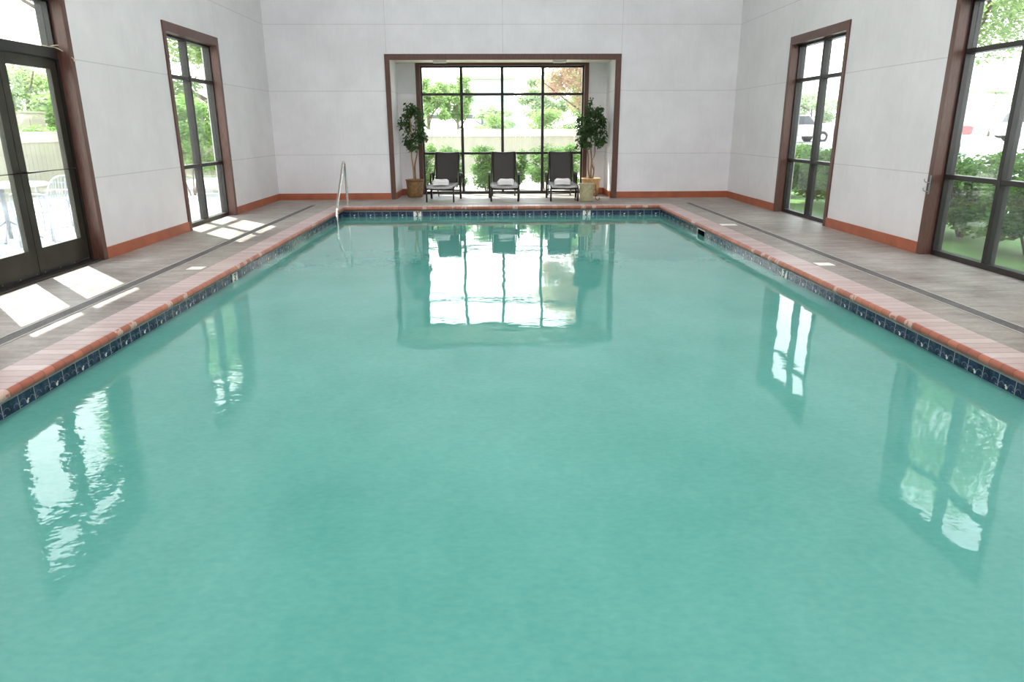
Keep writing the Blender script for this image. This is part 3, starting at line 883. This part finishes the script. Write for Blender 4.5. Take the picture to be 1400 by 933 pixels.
c1 += [(.20, 0, 1.70, .05, .05, .04, .35), (-.18, 0, 1.62, .06, .06, .05, .5), (.19, 0, 1.5, .05, .05, .07, .4)]
potted('potted_ficus', 'potted weeping fig in a dark brown wicker basket, left end of the window recess', -1.60, 14.98, pot_a, 'basket',
       [([(-.01, 0, .30), (-.02, .01, .6), (-.045, .0, .85), (-.03, .01, 1.2), (-.05, .0, 1.72)], .021, 'bark_tan'),
        ([(.02, -.02, .30), (.015, -.01, .62), (.075, -.0, .90), (.05, .01, 1.1), (.07, .0, 1.65)], .018, 'bark_ficus'),
        ([(-.02, 0, 1.1), (-.10, 0, 1.28), (-.16, 0, 1.5)], .009, 'bark_ficus'), ([(.03, 0, 1.25), (.1, 0, 1.45), (.17, 0, 1.68)], .008, 'bark_ficus')], c1, 1150, 5)
pot_b = [(.0001, 0), (.145, 0), (.16, .02), (.175, .2), (.19, .33), (.20, .345), (.20, .36), (.188, .36), (.176, .33), (.17, .28)]
c2 = []
for k in range(40):
    a = rg.random() * 2 * PI; zz = 1.02 + rg.random() * .80
    rad = (.26 if zz < 1.62 else .14) * rg.random() ** .5
    c2.append((rad * math.cos(a) * 1.1, rad * math.sin(a) * .75, zz, .09, .085, .11, 1))
c2 += [(-.26, -.05, 1.12, .07, .06, .09, .8), (-.33, -.05, .98, .04, .04, .07, .35), (-.27, 0, 1.45, .07, .06, .08, .9), (-.34, 0, 1.52, .05, .05, .06, .5), (.22, 0, 1.12, .06, .06, .08, .9), (-.04, 0, 1.90, .05, .05, .07, .5)]
potted('potted_ficus', 'potted weeping fig with twisted stems in a golden wicker basket, right of the chairs', 2.07, 15.0, pot_b, 'basket_tan',
       [([(-.02, 0, .31), (-.06, .01, .55), (-.07, .0, .80), (-.10, .01, 1.05), (-.09, .0, 1.5)], .019, 'bark_ficus'),
        ([(.0, -.02, .31), (-.005, -.01, .55), (.0, .0, .75), (-.02, .01, 1.05), (.0, .0, 1.75)], .020, 'bark_ficus'),
        ([(.02, 0, .31), (.055, 0, .50), (.01, .02, .68), (.065, 0, .85), (.06, 0, 1.1), (.08, 0, 1.5)], .017, 'bark_ficus'),
        ([(.03, 0, .31), (.06, .02, .45), (.06, 0, .60), (.02, 0, .70)], .012, 'bark_tan')], c2, 1700, 8)

# pale straw basket standing in front
t = thing('straw_basket', 'pale straw waste basket on the deck in front of the golden wicker plant pot', 'basket', (1.83, 13.84, 0))
bm = bmesh.new(); lathe(bm, [(.0001, 0), (.118, 0), (.124, .008), (.128, .10), (.138, .24), (.147, .318), (.152, .326), (.147, .332), (.140, .322), (.126, .08), (.0001, .03)], 36); obj('bowl', bm, M['basket_pale'], t)
bm = bmesh.new(); P = [(.15 * math.cos(a), .15 * math.sin(a), .325 + .008 * math.sin(a * 14)) for a in np.linspace(0, 2 * PI, 73)[:-1]]; tube(bm, P, .007, 6, closed=True); obj('rim', bm, M['basket_pale'], t)
# iron stand with curled feet behind the basket
t = thing('iron_plant_stand', 'small rust brown iron stand with curled feet around the pale straw basket', 'stand', (1.86, 13.99, 0))
for s in (-1, 1):
    bm = bmesh.new()
    tube(bm, spline([(s * .17, .0, .30), (s * .175, .0, .16), (s * .17, .0, .06), (s * .185, -.01, .02), (s * .22, -.03, .007), (s * .245, -.05, .03), (s * .235, -.05, .06)], 6), .007, 8)
    obj('leg', bm, M['rust'], t)
bm = bmesh.new(); tube(bm, [(.17 * math.cos(a), .17 * math.sin(a), .20) for a in np.linspace(0, PI, 19)], .006, 6); obj('hoop', bm, M['rust'], t)

# recess lights on the soffit
for i, (x, lb) in enumerate(((-1.005, 'short cream light bar under the recess soffit, above the left part of the window'), (1.37, 'short cream light bar under the recess soffit, above the right part of the window'))):
    t = thing('soffit_light', lb, 'light', (x, 14.95, RZ - .015), 0, 'light bars under the recess soffit')
    bm = bmesh.new(); box(bm, -.145, .145, -.04, .04, -.012, 0, bev=.002); obj('mounting_plate', bm, M['cream'], t)
    bm = bmesh.new(); box(bm, -.135, .135, -.034, .034, -.045, -.012, bev=.008); obj('lens', bm, M['marker_white'], t)

# coat hook on the casing of the right window
t = thing('wall_hook', 'steel double hook on the wooden casing of the near right window', 'hook', (WR - .02, 7.685, .76))
bm = bmesh.new(); box(bm, -.008, 0, -.014, .014, -.10, .10, bev=.003); obj('plate', bm, M['dull_steel'], t)
for z in (.02, -.075):
    bm = bmesh.new(); tube(bm, spline([(-.006, 0, z), (-.028, .025, z + .004), (-.032, .055, z + .01), (-.028, .075, z + .035)], 5), .006, 8); obj('prong', bm, M['dull_steel'], t)
# loose cord over the door transom
bm = bmesh.new()
tube(bm, spline([(-4.362, 7.22, 2.157), (-4.365, 7.4, 2.158), (-4.36, 7.6, 2.157), (-4.35, 7.70, 2.158), (-4.30, 7.755, 2.12), (-4.236, 7.785, 2.06), (-4.234, 7.80, 2.045)], 6), .0042, 6)
tube(bm, spline([(-4.36, 7.62, 2.158), (-4.34, 7.68, 2.175), (-4.32, 7.71, 2.18)], 5), .004, 6)
bmesh.ops.create_icosphere(bm, subdivisions=2, radius=.012, matrix=Matrix.Translation((-4.235, 7.80, 2.045)))
tag(obj('cord', bm, M['cord']), 'thin pale cord lying on the transom of the left door and tied to its casing', 'cord')
# notice on the left wall beside the door (seen mirrored in the water)
t = thing('wall_notice', 'white rounded notice with green lettering on the left wall beside the glass door', 'sign', (WL, 5.50, 1.19))
bm = bmesh.new(); box(bm, 0, .008, -.30, .30, -.13, .13, bev=.004); obj('board', bm, M['marker_white'], t)
mw = Matrix.Translation((.0095, 0, 0)) @ Matrix.Rotation(PI / 2, 4, 'Z') @ Matrix.Rotation(PI / 2, 4, 'X')
bm = bmesh.new()
for z in (-.115, .115): box(bm, .008, .0095, -.28, .28, z - .003, z + .003)
for y in (-.285, .285): box(bm, .008, .0095, y - .003, y + .003, -.112, .112)
obj('border', bm, M['sign_ink'], t)
text_mesh('lettering', 'DIVING', .105, M['sign_ink'], t, Matrix.Translation((0, 0, .052)) @ mw, bold=.002)
text_mesh('lettering', 'NOT ALLOWED', .074, M['sign_ink'], t, Matrix.Translation((0, 0, -.056)) @ mw, bold=.002)

# ceiling panels added out of view as fill light
FILL_SPOTS = [(x, y) for x in (-1.15, 1.65) for y in (-1.8, 1.8, 5.4, 9.0)]
t0 = None
for i, (x, y) in enumerate(FILL_SPOTS):
    if t0 is None:
        t0 = thing('fill_panel', 'added fill light panel', 'light', (x, y, CEIL))
        bm = bmesh.new(); box(bm, -1.12, 1.12, -.32, -.30, -.07, 0); box(bm, -1.12, 1.12, .30, .32, -.07, 0); box(bm, -1.12, -1.10, -.30, .30, -.07, 0); box(bm, 1.10, 1.12, -.30, .30, -.07, 0); obj('fill_panel_housing', bm, M['white_paint'], t0)
        bm = bmesh.new(); box(bm, -1.10, 1.10, -.30, .30, -.06, -.03); obj('fill_panel_diffuser', bm, M['fill_glow'], t0)
        c = t0
    else: c = copy_tree(t0)
    c.location = (x, y, CEIL); c['label'] = 'added white fill light panel on the ceiling over the near end of the pool'; c['group'] = 'added fill light panels on the ceiling'

# ------------------------------------------------------------------ outside ground
def slab(name, q, z, mat, label, cat, zr=None, th=.1):
    bm = bmesh.new(); x0, x1, y0, y1 = q
    z2 = z if zr is None else zr
    vsb = [bm.verts.new(p) for p in ((x0, y0, z - th), (x1, y0, z2 - th), (x1, y1, z2 - th), (x0, y1, z - th), (x0, y0, z), (x1, y0, z2), (x1, y1, z2), (x0, y1, z))]
    for f in ((3, 2, 1, 0), (4, 5, 6, 7), (0, 1, 5, 4), (1, 2, 6, 5), (2, 3, 7, 6), (3, 0, 4, 7)): bm.faces.new([vsb[i] for i in f])
    o = obj(name, bm, mat); o['kind'] = 'structure'; return o
XL, XR, YB = WL - TH, WR + TH, RY + TH
slab('patio_ground', (-9.9, XL, -8, 16.5), -.03, M['patio'], '', '')
slab('gravel_ground', (-9.9, XR + .6, YB, 23.9), -.11, M['gravel'], '', '', th=.05)
slab('field_ground', (-60, XR + 3.4, 24.1, 120), -.12, M['grass'], '', '', th=.05)
slab('side_ground', (-60, -10.1, -20, 24.1), -.13, M['grass'], '', '', th=.05)
slab('lawn_ground', (XR, XR + 3.2, -12, 30), -.13, M['grass'], '', '', th=.05)
slab('slope_ground', (XR + 3.2, 22, -12, 90), -.13, M['asphalt'], '', '', zr=.42)
slab('parking_ground', (22, 140, -12, 160), .42, M['asphalt'], '', '')

# cream fences
def fence(name, a, b, label):
    a = Vector((*a, 0)); b = Vector((*b, 0)); L = (b - a).length
    t = thing(name, label, 'fence', a, math.atan2(b.y - a.y, b.x - a.x))
    bm = bmesh.new(); n = int(L / .16)
    for k in range(n):
        x = k * L / n; box(bm, x + .003, x + L / n - .003, -.02, .02, -.1, 1.10)
    obj('board_panel', bm, M['fence_white'], t)
    bm = bmesh.new(); box(bm, 0, L, -.045, .045, 1.10, 1.30); box(bm, 0, L, -.055, .055, 1.30, 1.33); obj('top_rail', bm, M['fence_cap'], t)
    for k in range(int(L / 2.4) + 1):
        x = k * 2.4; bm = bmesh.new(); box(bm, x - .05, x + .05, .021, .12, -.1, 1.1); obj('post', bm, M['fence_white'], t)
fence('garden_fence', (-10, 24), (9, 24), 'long cream board fence across the garden behind the recess window')
fence('garden_fence', (-10, 5), (-10, 23.9), 'long cream board fence beyond the patio outside the glass door')

# ------------------------------------------------------------------ shrubs and trees
def shrub(name, label, x, y, w, d, z0, z1, mat, n, leaf, seed, stems=5, group=None, gz=-.11, cat='shrub', tufts=14):
    t = thing(name, label, cat, (x, y, gz), 0, group)
    rg = np.random.default_rng(seed); c = []
    for k in range(tufts):
        a = rg.random() * 2 * PI; r = rg.random() ** .5
        zz = z0 + (z1 - z0) * rg.random()
        k2 = 1 - .35 * abs((zz - z0) / (z1 - z0) - .5)
        c.append((w * .5 * r * math.cos(a) * k2 * .75, d * .5 * r * math.sin(a) * k2 * .75, zz * .92, w * .2, d * .2, (z1 - z0) * .16, 1))
    cloud_obj('foliage', M[mat], t, c, n, leaf, seed + 1, droop=.1, aspect=.55)
    for k in range(stems):
        a = rg.random() * 2 * PI; bm = bmesh.new()
        tube(bm, spline([(.03 * math.cos(a), .03 * math.sin(a), 0), (w * .12 * math.cos(a), d * .12 * math.sin(a), z1 * .3), (w * .3 * math.cos(a), d * .3 * math.sin(a), z1 * .75)], 4), [.016 - .001 * i for i in range(9)], 6)
        obj('stem', bm, M['bark'], t)
    return t

def tree(name, label, x, y, gz, h, crown_z, crx, crz, mat, n, leaf, seed, trunk_r=.12, group=None, tufts=22, cry=None, off=(0, 0)):
    t = thing(name, label, 'tree', (x, y, gz), 0, group)
    rg = np.random.default_rng(seed); c = []; cry = cry or crx
    for k in range(tufts):
        d = rg.normal(size=3); d /= np.linalg.norm(d); r = rg.random() ** .33 * .78
        c.append((off[0] + d[0] * r * crx, off[1] + d[1] * r * cry, crown_z + d[2] * r * crz, crx * .26, cry * .26, crz * .22, 1))
    cloud_obj('foliage', M[mat], t, c, n, leaf, seed + 1, droop=.15, aspect=.55)
    bm = bmesh.new(); tube(bm, spline([(0, 0, 0), (.04, .02, h * .3), (-.05 + off[0] * .35, off[1] * .35, h * .6), (off[0], .02 + off[1], h * .9)], 5), [trunk_r * (1 - .7 * i / 15) for i in range(16)], 8); obj('trunk', bm, M['bark'], t)
    for k in range(5):
        a = rg.random() * 2 * PI; z0 = h * (.35 + .1 * k); bm = bmesh.new()
        tube(bm, spline([(off[0] * .3, off[1] * .3, z0), (off[0] + crx * .35 * math.cos(a), off[1] + cry * .35 * math.sin(a), z0 + crz * .25), (off[0] + crx * .8 * math.cos(a), off[1] + cry * .8 * math.sin(a), z0 + crz * .6)], 4), [trunk_r * .45 * (1 - .08 * i) for i in range(9)], 6); obj('branch', bm, M['bark'], t)
    return t

# low hedge bushes right behind the recess window
for k, (x, w, z1, lb) in enumerate(((-1.62, .55, 1.02, 'bright green bush outside the left end of the recess window'), (-1.0, .75, .95, 'leafy bush outside behind the left lounge chair'),
                                   (-.12, .9, .98, 'leafy bush outside between the left and middle lounge chairs'), (.62, .5, .86, 'leafy bush outside right behind the middle lounge chair'),
                                   (1.28, .85, 1.0, 'leafy bush outside between the middle and right lounge chairs'), (1.95, .6, .98, 'leafy bush outside behind the right lounge chair'))):
    shrub('garden_bush', lb, x, 17.4 + .5 * (k % 2), w * 1.2, .8, .18, z1 + .1, 'leaf_back', 6000, .055, 40 + k, tufts=26, group='low bushes outside the recess window', cat='bush')
# round bushes in front of / behind the fence
for k, (x, y, w, z1, mt, lb) in enumerate(((-.45, 27, 1.9, 1.98, 'leaf_tree', 'round pale green bush beyond the fence, left of the window centre'), (2.2, 27, 2.4, 2.15, 'leaf_tree', 'broad round bush beyond the fence, right of the window centre'),
                                   (4.7, 26.5, 1.8, 2.3, 'leaf_tree', 'round bush beyond the fence near the right end of the recess window'), (-2.6, 26.5, 1.5, 1.9, 'leaf_hedge', 'bright green bush beyond the fence near the left end of the recess window'))):
    shrub('round_bush', lb, x, y, w, 1.4, .5, z1, mt, 6000, .09, 60 + k, group='round bushes beyond the cream fence', gz=-.12, cat='bush')
tree('green_tree', 'bushy green tree beyond the fence at the left of the recess window', -3.2, 38, -.12, 3.0, 2.85, 1.35, 1.5, 'leaf_tree', 7000, .15, 70, group='trees beyond the cream fence')
tree('green_tree', 'tall slim green tree beyond the fence, beside the second mullion of the recess window', -1.85, 41, -.12, 3.8, 3.1, 1.0, 2.0, 'leaf_tree', 6500, .15, 72, group='trees beyond the cream fence')
tree('green_tree', 'small pale tree far behind the bushes in the left part of the recess window', -5.2, 48, -.12, 3.6, 3.2, 1.8, 1.7, 'leaf_pale', 5000, .17, 74, group='trees beyond the cream fence')
tree('green_tree', 'wide pale green tree beyond the fence, right of the window centre', 2.9, 44, -.12, 3.4, 3.0, 2.2, 1.5, 'leaf_pale', 6500, .17, 76, group='trees beyond the cream fence')
tree('green_tree', 'small pale tree low in the middle of the recess window before the building', .15, 52, -.12, 2.9, 2.1, 1.9, 1.2, 'leaf_pale', 4500, .15, 86, group='trees beyond the cream fence')
tree('plum_tree', 'red leaved plum tree spreading over the right half of the recess window', 2.75, 21.6, -.11, 3.4, 3.15, 1.75, 1.45, 'leaf_red', 26000, .075, 78, trunk_r=.07, tufts=60)
tree('green_tree', 'light green tree behind the plum tree at the right end of the recess window', 4.4, 33, -.12, 3.6, 3.2, 1.7, 1.6, 'leaf_tree', 7000, .14, 80, group='trees beyond the cream fence')
# pale building and carport far behind
t = thing('distant_building', 'pale flat roofed building far behind the fence in the recess window', 'building', (-.9, 75, -.12))
bm = bmesh.new(); box(bm, -1.6, 3.2, 0, 6, 0, 6.2); obj('walls', bm, M['bld'], t)
bm = bmesh.new(); box(bm, -1.8, 3.4, -.3, 6.3, 6.2, 6.6); obj('roof', bm, M['fence_cap'], t)
for k in range(2):
    bm = bmesh.new(); box(bm, -1.0 + k * 2.2, .4 + k * 2.2, -.05, .02, 4.0, 4.7); obj('window', bm, M['patio_metal'], t)
t = thing('carport', 'grey carport roof on posts beyond the fence, left of the window centre', 'carport', (-2.9, 58, -.12))
bm = bmesh.new(); box(bm, -2.2, 2.4, 0, 4, 2.25, 2.5); obj('roof', bm, M['roof_grey'], t)
for x in (-2.0, 2.2):
    bm = bmesh.new(); box(bm, x - .08, x + .08, .1, .26, 0, 2.25); obj('post', bm, M['roof_grey'], t)

# outside the left side
LT = [('leafy_shrub', 'bright leafy shrub right outside the narrow left window', -6.6, 16.0, 2.3, 'leaf_hedge', 91), ('leafy_shrub', 'tall leafy shrub further back outside the narrow left window', -8.2, 18.8, 2.7, 'leaf_tree', 93),
      ('leafy_shrub', 'wide leafy shrub in the garden corner seen through the narrow left window', -5.9, 18.4, 2.2, 'leaf_hedge', 95)]
for nm, lb, x, y, h, mt, sd in LT:
    shrub(nm, lb, x, y, 1.9, 1.8, .75, h, mt, 9000, .09, sd, stems=6, group='tall shrubs outside the left window')
tree('shade_tree', 'large shade tree with a thick trunk outside the narrow left window', -7.3, 21.0, -.12, 5.5, 4.6, 2.6, 2.0, 'leaf_tree', 16000, .12, 97, trunk_r=.22, tufts=40)
tree('shade_tree', 'leafy tree whose branch hangs into view above the left glass door', -8.3, 15.2, -.03, 5.2, 4.75, 1.25, 1.0, 'leaf_hedge', 7000, .09, 99, trunk_r=.14)
for k, (x, y, h, r, mt, lb) in enumerate(((-15, 24.5, 3.2, 2.0, 'leaf_tree', 'round green tree beyond the patio fence, left part of the glass door'), (-17.5, 31.5, 4.2, 2.6, 'leaf_pale', 'pale green tree beyond the patio fence, right part of the glass door'),
                                   (-19, 27.5, 4.4, 1.6, 'leaf_dark', 'dark narrow tree far beyond the patio fence'))):
    tree('far_tree', lb, x, y, -.13, h, h * .68, r, h * .42, mt, 6000, .16, 110 + k, group='trees beyond the patio fence')
for k, (x, y) in enumerate(((-11.2, 17.2), (-11.3, 19.2), (-11.2, 21.4))):
    shrub('fence_shrub', ('leafy shrub behind the patio fence, leftmost of the three', 'leafy shrub behind the patio fence, middle one of the three', 'leafy shrub behind the patio fence, rightmost of the three')[k], x, y, 2.0, 1.2, .8, 1.75, 'leaf_hedge', 1600, .12, 120 + k, group='shrubs behind the patio fence', gz=-.13)
t = thing('utility_box', 'tan utility box beyond the patio fence seen through the glass door', 'box', (-13.2, 21.3, -.13))
bm = bmesh.new(); box(bm, -.35, .35, -.3, .3, 0, 1.95, bev=.02); obj('cabinet', bm, M['box_brown'], t)
bm = bmesh.new(); box(bm, -.38, .38, -.33, .33, 1.95, 2.0); obj('lid', bm, M['box_brown'], t)
bm = bmesh.new(); box(bm, -.28, .28, -.315, -.30, .2, 1.8); obj('door', bm, M['box_brown'], t)

# patio table and chairs
def patio_chair(label, x, y, rz):
    t = thing('patio_chair', label, 'chair', (x, y, -.03), R(rz), 'metal patio chairs around the white table')
    m = M['patio_metal']
    bm = bmesh.new(); pts = [(-.23, -.22), (.23, -.22), (.25, .2), (-.25, .2)]
    for k in range(11):
        yy = -.2 + k * .04; box(bm, -.23, .23, yy, yy + .022, .43, .442)
    obj('seat', bm, m, t)
    bm = bmesh.new()
    for k in range(13):
        a = -PI / 2 + (k + .5) * PI / 13; xx = .22 * math.sin(a); zz = .62 + .24 * math.cos(a)
        tube(bm, [(xx, .22, .50), (xx, .26, max(.56, zz))], .005, 6)
    tube(bm, spline([(-.25, .20, .45), (-.25, .23, .62), (-.18, .26, .80), (0, .27, .86), (.18, .26, .80), (.25, .23, .62), (.25, .20, .45)], 6), .011, 8)
    obj('backrest', bm, m, t)
    for s in (-1, 1):
        bm = bmesh.new(); tube(bm, spline([(s * .25, .24, .64), (s * .28, .05, .66), (s * .28, -.18, .655), (s * .275, -.26, .60), (s * .26, -.235, .3), (s * .26, -.25, .02), (s * .26, -.2, .005), (s * .26, .0, .005), (s * .26, .2, .005)], 6), .011, 8); obj('leg', bm, m, t)
        bm = bmesh.new(); tube(bm, [(s * .25, .22, .45), (s * .26, .24, 0)], .011, 8); obj('leg', bm, m, t)
    return t
patio_chair('grey metal patio chair behind the white table, seen through the right door leaf', -6.15, 10.55, -15)
patio_chair('grey metal patio chair drawn up at the near side of the white table', -5.55, 9.05, -100)
patio_chair('grey metal patio chair seen at the edge of the left door leaf', -6.0, 8.05, 160)
t = thing('patio_table', 'round white metal patio table outside the glass door', 'table', (-6.35, 9.45, -.03))
bm = bmesh.new(); lathe(bm, [(.0001, .70), (.52, .70), (.535, .71), (.535, .725), (.52, .735), (.0001, .735)], 48); obj('table_top', bm, M['patio_top'], t)
bm = bmesh.new(); tube(bm, [(0, 0, 0.02), (0, 0, .70)], .03, 12); obj('column', bm, M['patio_metal'], t)
for k in range(4):
    a = k * PI / 2 + .4; bm = bmesh.new(); tube(bm, spline([(.02 * math.cos(a), .02 * math.sin(a), .25), (.2 * math.cos(a), .2 * math.sin(a), .12), (.36 * math.cos(a), .36 * math.sin(a), .012)], 5), .014, 8); obj('leg', bm, M['patio_metal'], t)

# right side: dark shrubs close to the glass, parking lot beyond
for k, (y, w, z1) in enumerate(((8.3, 1.5, 1.16), (9.75, 1.5, 1.14), (11.3, 1.6, 1.16), (12.9, 1.6, 1.14), (14.4, 1.6, 1.15), (16.0, 1.7, 1.13), (17.8, 1.8, 1.14), (6.8, 1.5, 1.15), (5.2, 1.5, 1.15))):
    y0 = ('eighth', 'seventh', 'sixth', 'fifth', 'fourth', 'third', 'second', 'ninth', 'tenth')
    lbs = ('dark green shrub outside the near right window, at its left', 'dark green shrub outside between the two right windows, next to the near window', 'dark green shrub outside the right wall, next before the narrow window',
           'dark green shrub outside the narrow right window, its nearer side', 'dark green shrub outside the narrow right window, its middle', 'dark green shrub outside the narrow right window, its farther side',
           'farthest dark green shrub of the row along the right wall', 'dark green shrub outside the near right window, at its right', 'nearest dark green shrub of the row along the right wall')
    shrub('hedge_shrub', lbs[k], 6.5 + .1 * (k % 2), y, 1.2, w * .93, .22, z1 + .02, 'leaf_mid', 9000, .07, 140 + k, stems=9, tufts=30, group='shrubs in a row outside the right wall', gz=-.13)

def car(name, label, x, y, rz, paint, kind='suv', z=.42):
    t = thing(name, label, 'car' if kind != 'truck' else 'truck', (x, y, z), R(rz))
    pm = simple('paint_' + name + str(len(bpy.data.materials)), paint, .3)
    if kind == 'pickup': prof = [(-2.6, .45), (-2.65, .95), (-.9, 1.0), (-.85, 1.62), (-.6, 1.72), (.5, 1.72), (1.1, 1.1), (2.3, 1.0), (2.5, .85), (2.5, .42)]
    elif kind == 'sedan': prof = [(-2.2, .4), (-2.3, .85), (-1.7, .98), (-1.1, 1.4), (.2, 1.45), (.95, 1.0), (2.0, .88), (2.25, .7), (2.25, .35)]
    else: prof = [(-2.3, .4), (-2.35, 1.0), (-2.15, 1.6), (-1.9, 1.75), (.4, 1.75), (1.1, 1.12), (2.2, 1.0), (2.4, .8), (2.4, .4)]
    def ext(prof, w, bev):
        bm = bmesh.new(); fr = [bm.verts.new((px, -w, pz)) for px, pz in prof]; f = bm.faces.new(fr)
        r = bmesh.ops.extrude_face_region(bm, geom=[f]); bmesh.ops.translate(bm, vec=(0, 2 * w, 0), verts=[v for v in r['geom'] if isinstance(v, bmesh.types.BMVert)])
        bmesh.ops.recalc_face_normals(bm, faces=bm.faces[:]); bmesh.ops.bevel(bm, geom=bm.edges[:], offset=bev, segments=2, affect='EDGES'); return bm
    obj('body', ext(prof, .9, .05), pm, t)
    zt = {'pickup': 1.66, 'sedan': 1.38}.get(kind, 1.68); zb = {'sedan': .98}.get(kind, 1.15)
    if kind == 'pickup': ws = [(-.75, zb), (-.68, zt), (.45, zt), (.95, zb)]
    elif kind == 'sedan': ws = [(-1.55, zb), (-1.0, zt), (.18, zt), (.8, zb)]
    else: ws = [(-2.15, zb), (-1.95, zt), (.35, zt), (.95, zb)]
    for s in (-1, 1):
        bm = bmesh.new(); a = [bm.verts.new((px, s * .905, pz)) for px, pz in ws]; b = [bm.verts.new((px, s * .88, pz)) for px, pz in ws]
        bm.faces.new(a); bm.faces.new(b[::-1])
        for k in range(4): bm.faces.new((a[k], a[(k + 1) % 4], b[(k + 1) % 4], b[k]))
        bmesh.ops.recalc_face_normals(bm, faces=bm.faces[:]); obj('side_window', bm, M['car_glass'], t)
        for wx in (-1.45, 1.5):
            bm = bmesh.new(); bmesh.ops.create_cone(bm, cap_ends=True, segments=24, radius1=.36, radius2=.36, depth=.22, matrix=Matrix.Translation((wx, s * .82, .36)) @ Matrix.Rotation(PI / 2, 4, 'X')); w = obj('wheel', bm, M['tyre'], t)
            bm = bmesh.new(); bmesh.ops.create_cone(bm, cap_ends=True, segments=16, radius1=.2, radius2=.17, depth=.03, matrix=Matrix.Translation((wx, s * .94, .36)) @ Matrix.Rotation(PI / 2, 4, 'X')); obj('hubcap', bm, M['steel'], w)
    return t
import sys as _s
CARS = [('pickup_truck', 'dark red pickup truck parked on the lot, seen through the near right window', 27.2, 45.5, 150, (.34, .13, .13), 'pickup'),
        ('parked_car', 'white parked estate car right of the pickup in the near right window', 32.5, 42.5, -28, (.6, .6, .6), 'suv'),
        ('parked_car', 'silver parked car low behind the hedge in the near right window', 18.4, 30.0, 60, (.45, .47, .48), 'sedan'),
        ('parked_car', 'pale pinkish parked car seen through the narrow right window', 20.3, 48.5, 10, (.52, .40, .40), 'suv'),
        ('parked_car', 'blue parked car seen at the right of the narrow right window', 26.6, 50.0, 10, (.25, .32, .48), 'suv'),
        ('parked_car', 'blue parked car beyond the patio fence seen through the glass door', -20.5, 34.8, 20, (.35, .42, .55), 'suv')]
for c_ in CARS:
    car(c_[0], c_[1], c_[2], c_[3], c_[4], c_[5], c_[6], z=(-.13 if c_[2] < 0 else (.42 if c_[2] >= 22 else -.13 + (c_[2] - 8.41) / 13.59 * .55)))
t = thing('box_truck', 'long white box truck standing far back on the parking lot', 'truck', (37, 59, .42), R(-30))
bm = bmesh.new(); box(bm, -4.2, 3.0, -1.2, 1.2, .7, 3.3, bev=.05); obj('cargo_box', bm, M['white_paint'], t)
bm = bmesh.new(); box(bm, 3.05, 4.9, -1.1, 1.1, .5, 2.4, bev=.15); obj('cab', bm, M['white_paint'], t)
for wx in (-2.8, 4.0):
    for s in (-1, 1):
        bm = bmesh.new(); bmesh.ops.create_cone(bm, cap_ends=True, segments=20, radius1=.48, radius2=.48, depth=.3, matrix=Matrix.Translation((wx, s * 1.0, .48)) @ Matrix.Rotation(PI / 2, 4, 'X')); obj('wheel', bm, M['tyre'], t)
# red roadside sign
t = thing('roadside_sign', 'red and white roadside sign beyond the parking lot in the near right window', 'sign', (45, 60, .42))
bm = bmesh.new(); box(bm, -.15, .15, -.15, .15, 0, 5.2); obj('pole', bm, M['white_paint'], t)
bm = bmesh.new(); box(bm, -1.9, 1.9, -.2, .2, 3.1, 5.6, bev=.1); obj('sign_board', bm, M['white_paint'], t)
bm = bmesh.new(); box(bm, -1.5, 1.5, -.26, -.2, 4.2, 5.3, bev=.02); obj('red_panel', bm, M['sign_red'], t)
for k, (x, y, h, r, mt, lb) in enumerate(((35, 68, 5.4, 3.6, 'leaf_pale', 'pale tree behind the parked cars, left part of the near right window'), (47, 68, 5.0, 3.2, 'leaf_pale', 'pale tree below the red roadside sign'),
                                   (21, 60, 5.0, 2.8, 'leaf_pale', 'pale tree behind the cars in the narrow right window, left of its mullion'), (29, 66, 4.2, 3.2, 'leaf_pale', 'wide pale tree behind the cars in the narrow right window, right of its mullion'))):
    tree('lot_tree', lb, x, y, .42, h, h * .62, r, h * .40, mt, 6000, .2, 160 + k, group='trees along the parking lot')
tree('shade_tree', 'leafy tree arching over the hedge outside the near right window', 9.9, 18.6, -.13, 6.2, 4.65, 1.9, 2.2, 'leaf_tree', 26000, .085, 180, trunk_r=.14, tufts=60, cry=2.9, off=(-.3, -4.2))
tree('shade_tree', 'leafy tree further forward outside the right wall', 9.6, 8.2, -.13, 5.8, 4.3, 1.9, 2.0, 'leaf_tree', 9000, .11, 182, trunk_r=.16)
tree('shade_tree', 'leafy tree on the patio left of the glass door', -9.0, 10.6, -.03, 4.6, 3.6, 1.2, 1.4, 'leaf_tree', 3000, .10, 184, trunk_r=.10)

# ------------------------------------------------------------------ light
w = bpy.data.worlds.new('sky'); SC.world = w; w.use_nodes = True
nt = w.node_tree; bg = nt.nodes['Background']
tc = nt.nodes.new('ShaderNodeTexCoord'); sp = nt.nodes.new('ShaderNodeSeparateXYZ'); nt.links.new(tc.outputs['Generated'], sp.inputs[0])
nt.links.new(ramp(nt, sp.outputs[2], [(.0, (1.0, .985, .96)), (.35, (.93, .965, 1.0)), (1., (.62, .78, 1.0))]), bg.inputs[0])
bg.inputs[1].default_value = 6.0
sd = bpy.data.lights.new('sun', 'SUN'); sd.energy = 19; sd.angle = R(.6); sd.color = (1, .98, .94)
so = bpy.data.objects.new('sun', sd); COL.objects.link(so); so.location = (-10, 20, 20)
so.rotation_euler = Vector((.515, -.567, -1)).to_track_quat('-Z', 'Y').to_euler()

SC.view_settings.view_transform = 'Standard'; SC.view_settings.look = 'None'
SC.view_settings.gamma = 1; SC.view_settings.use_curve_mapping = False
SC.view_settings.exposure = 0.0
cy = SC.cycles
cy.max_bounces = 10; cy.diffuse_bounces = 5; cy.glossy_bounces = 4; cy.transparent_max_bounces = 24; cy.transmission_bounces = 4
cy.sample_clamp_indirect = 6
cy.use_denoising = True
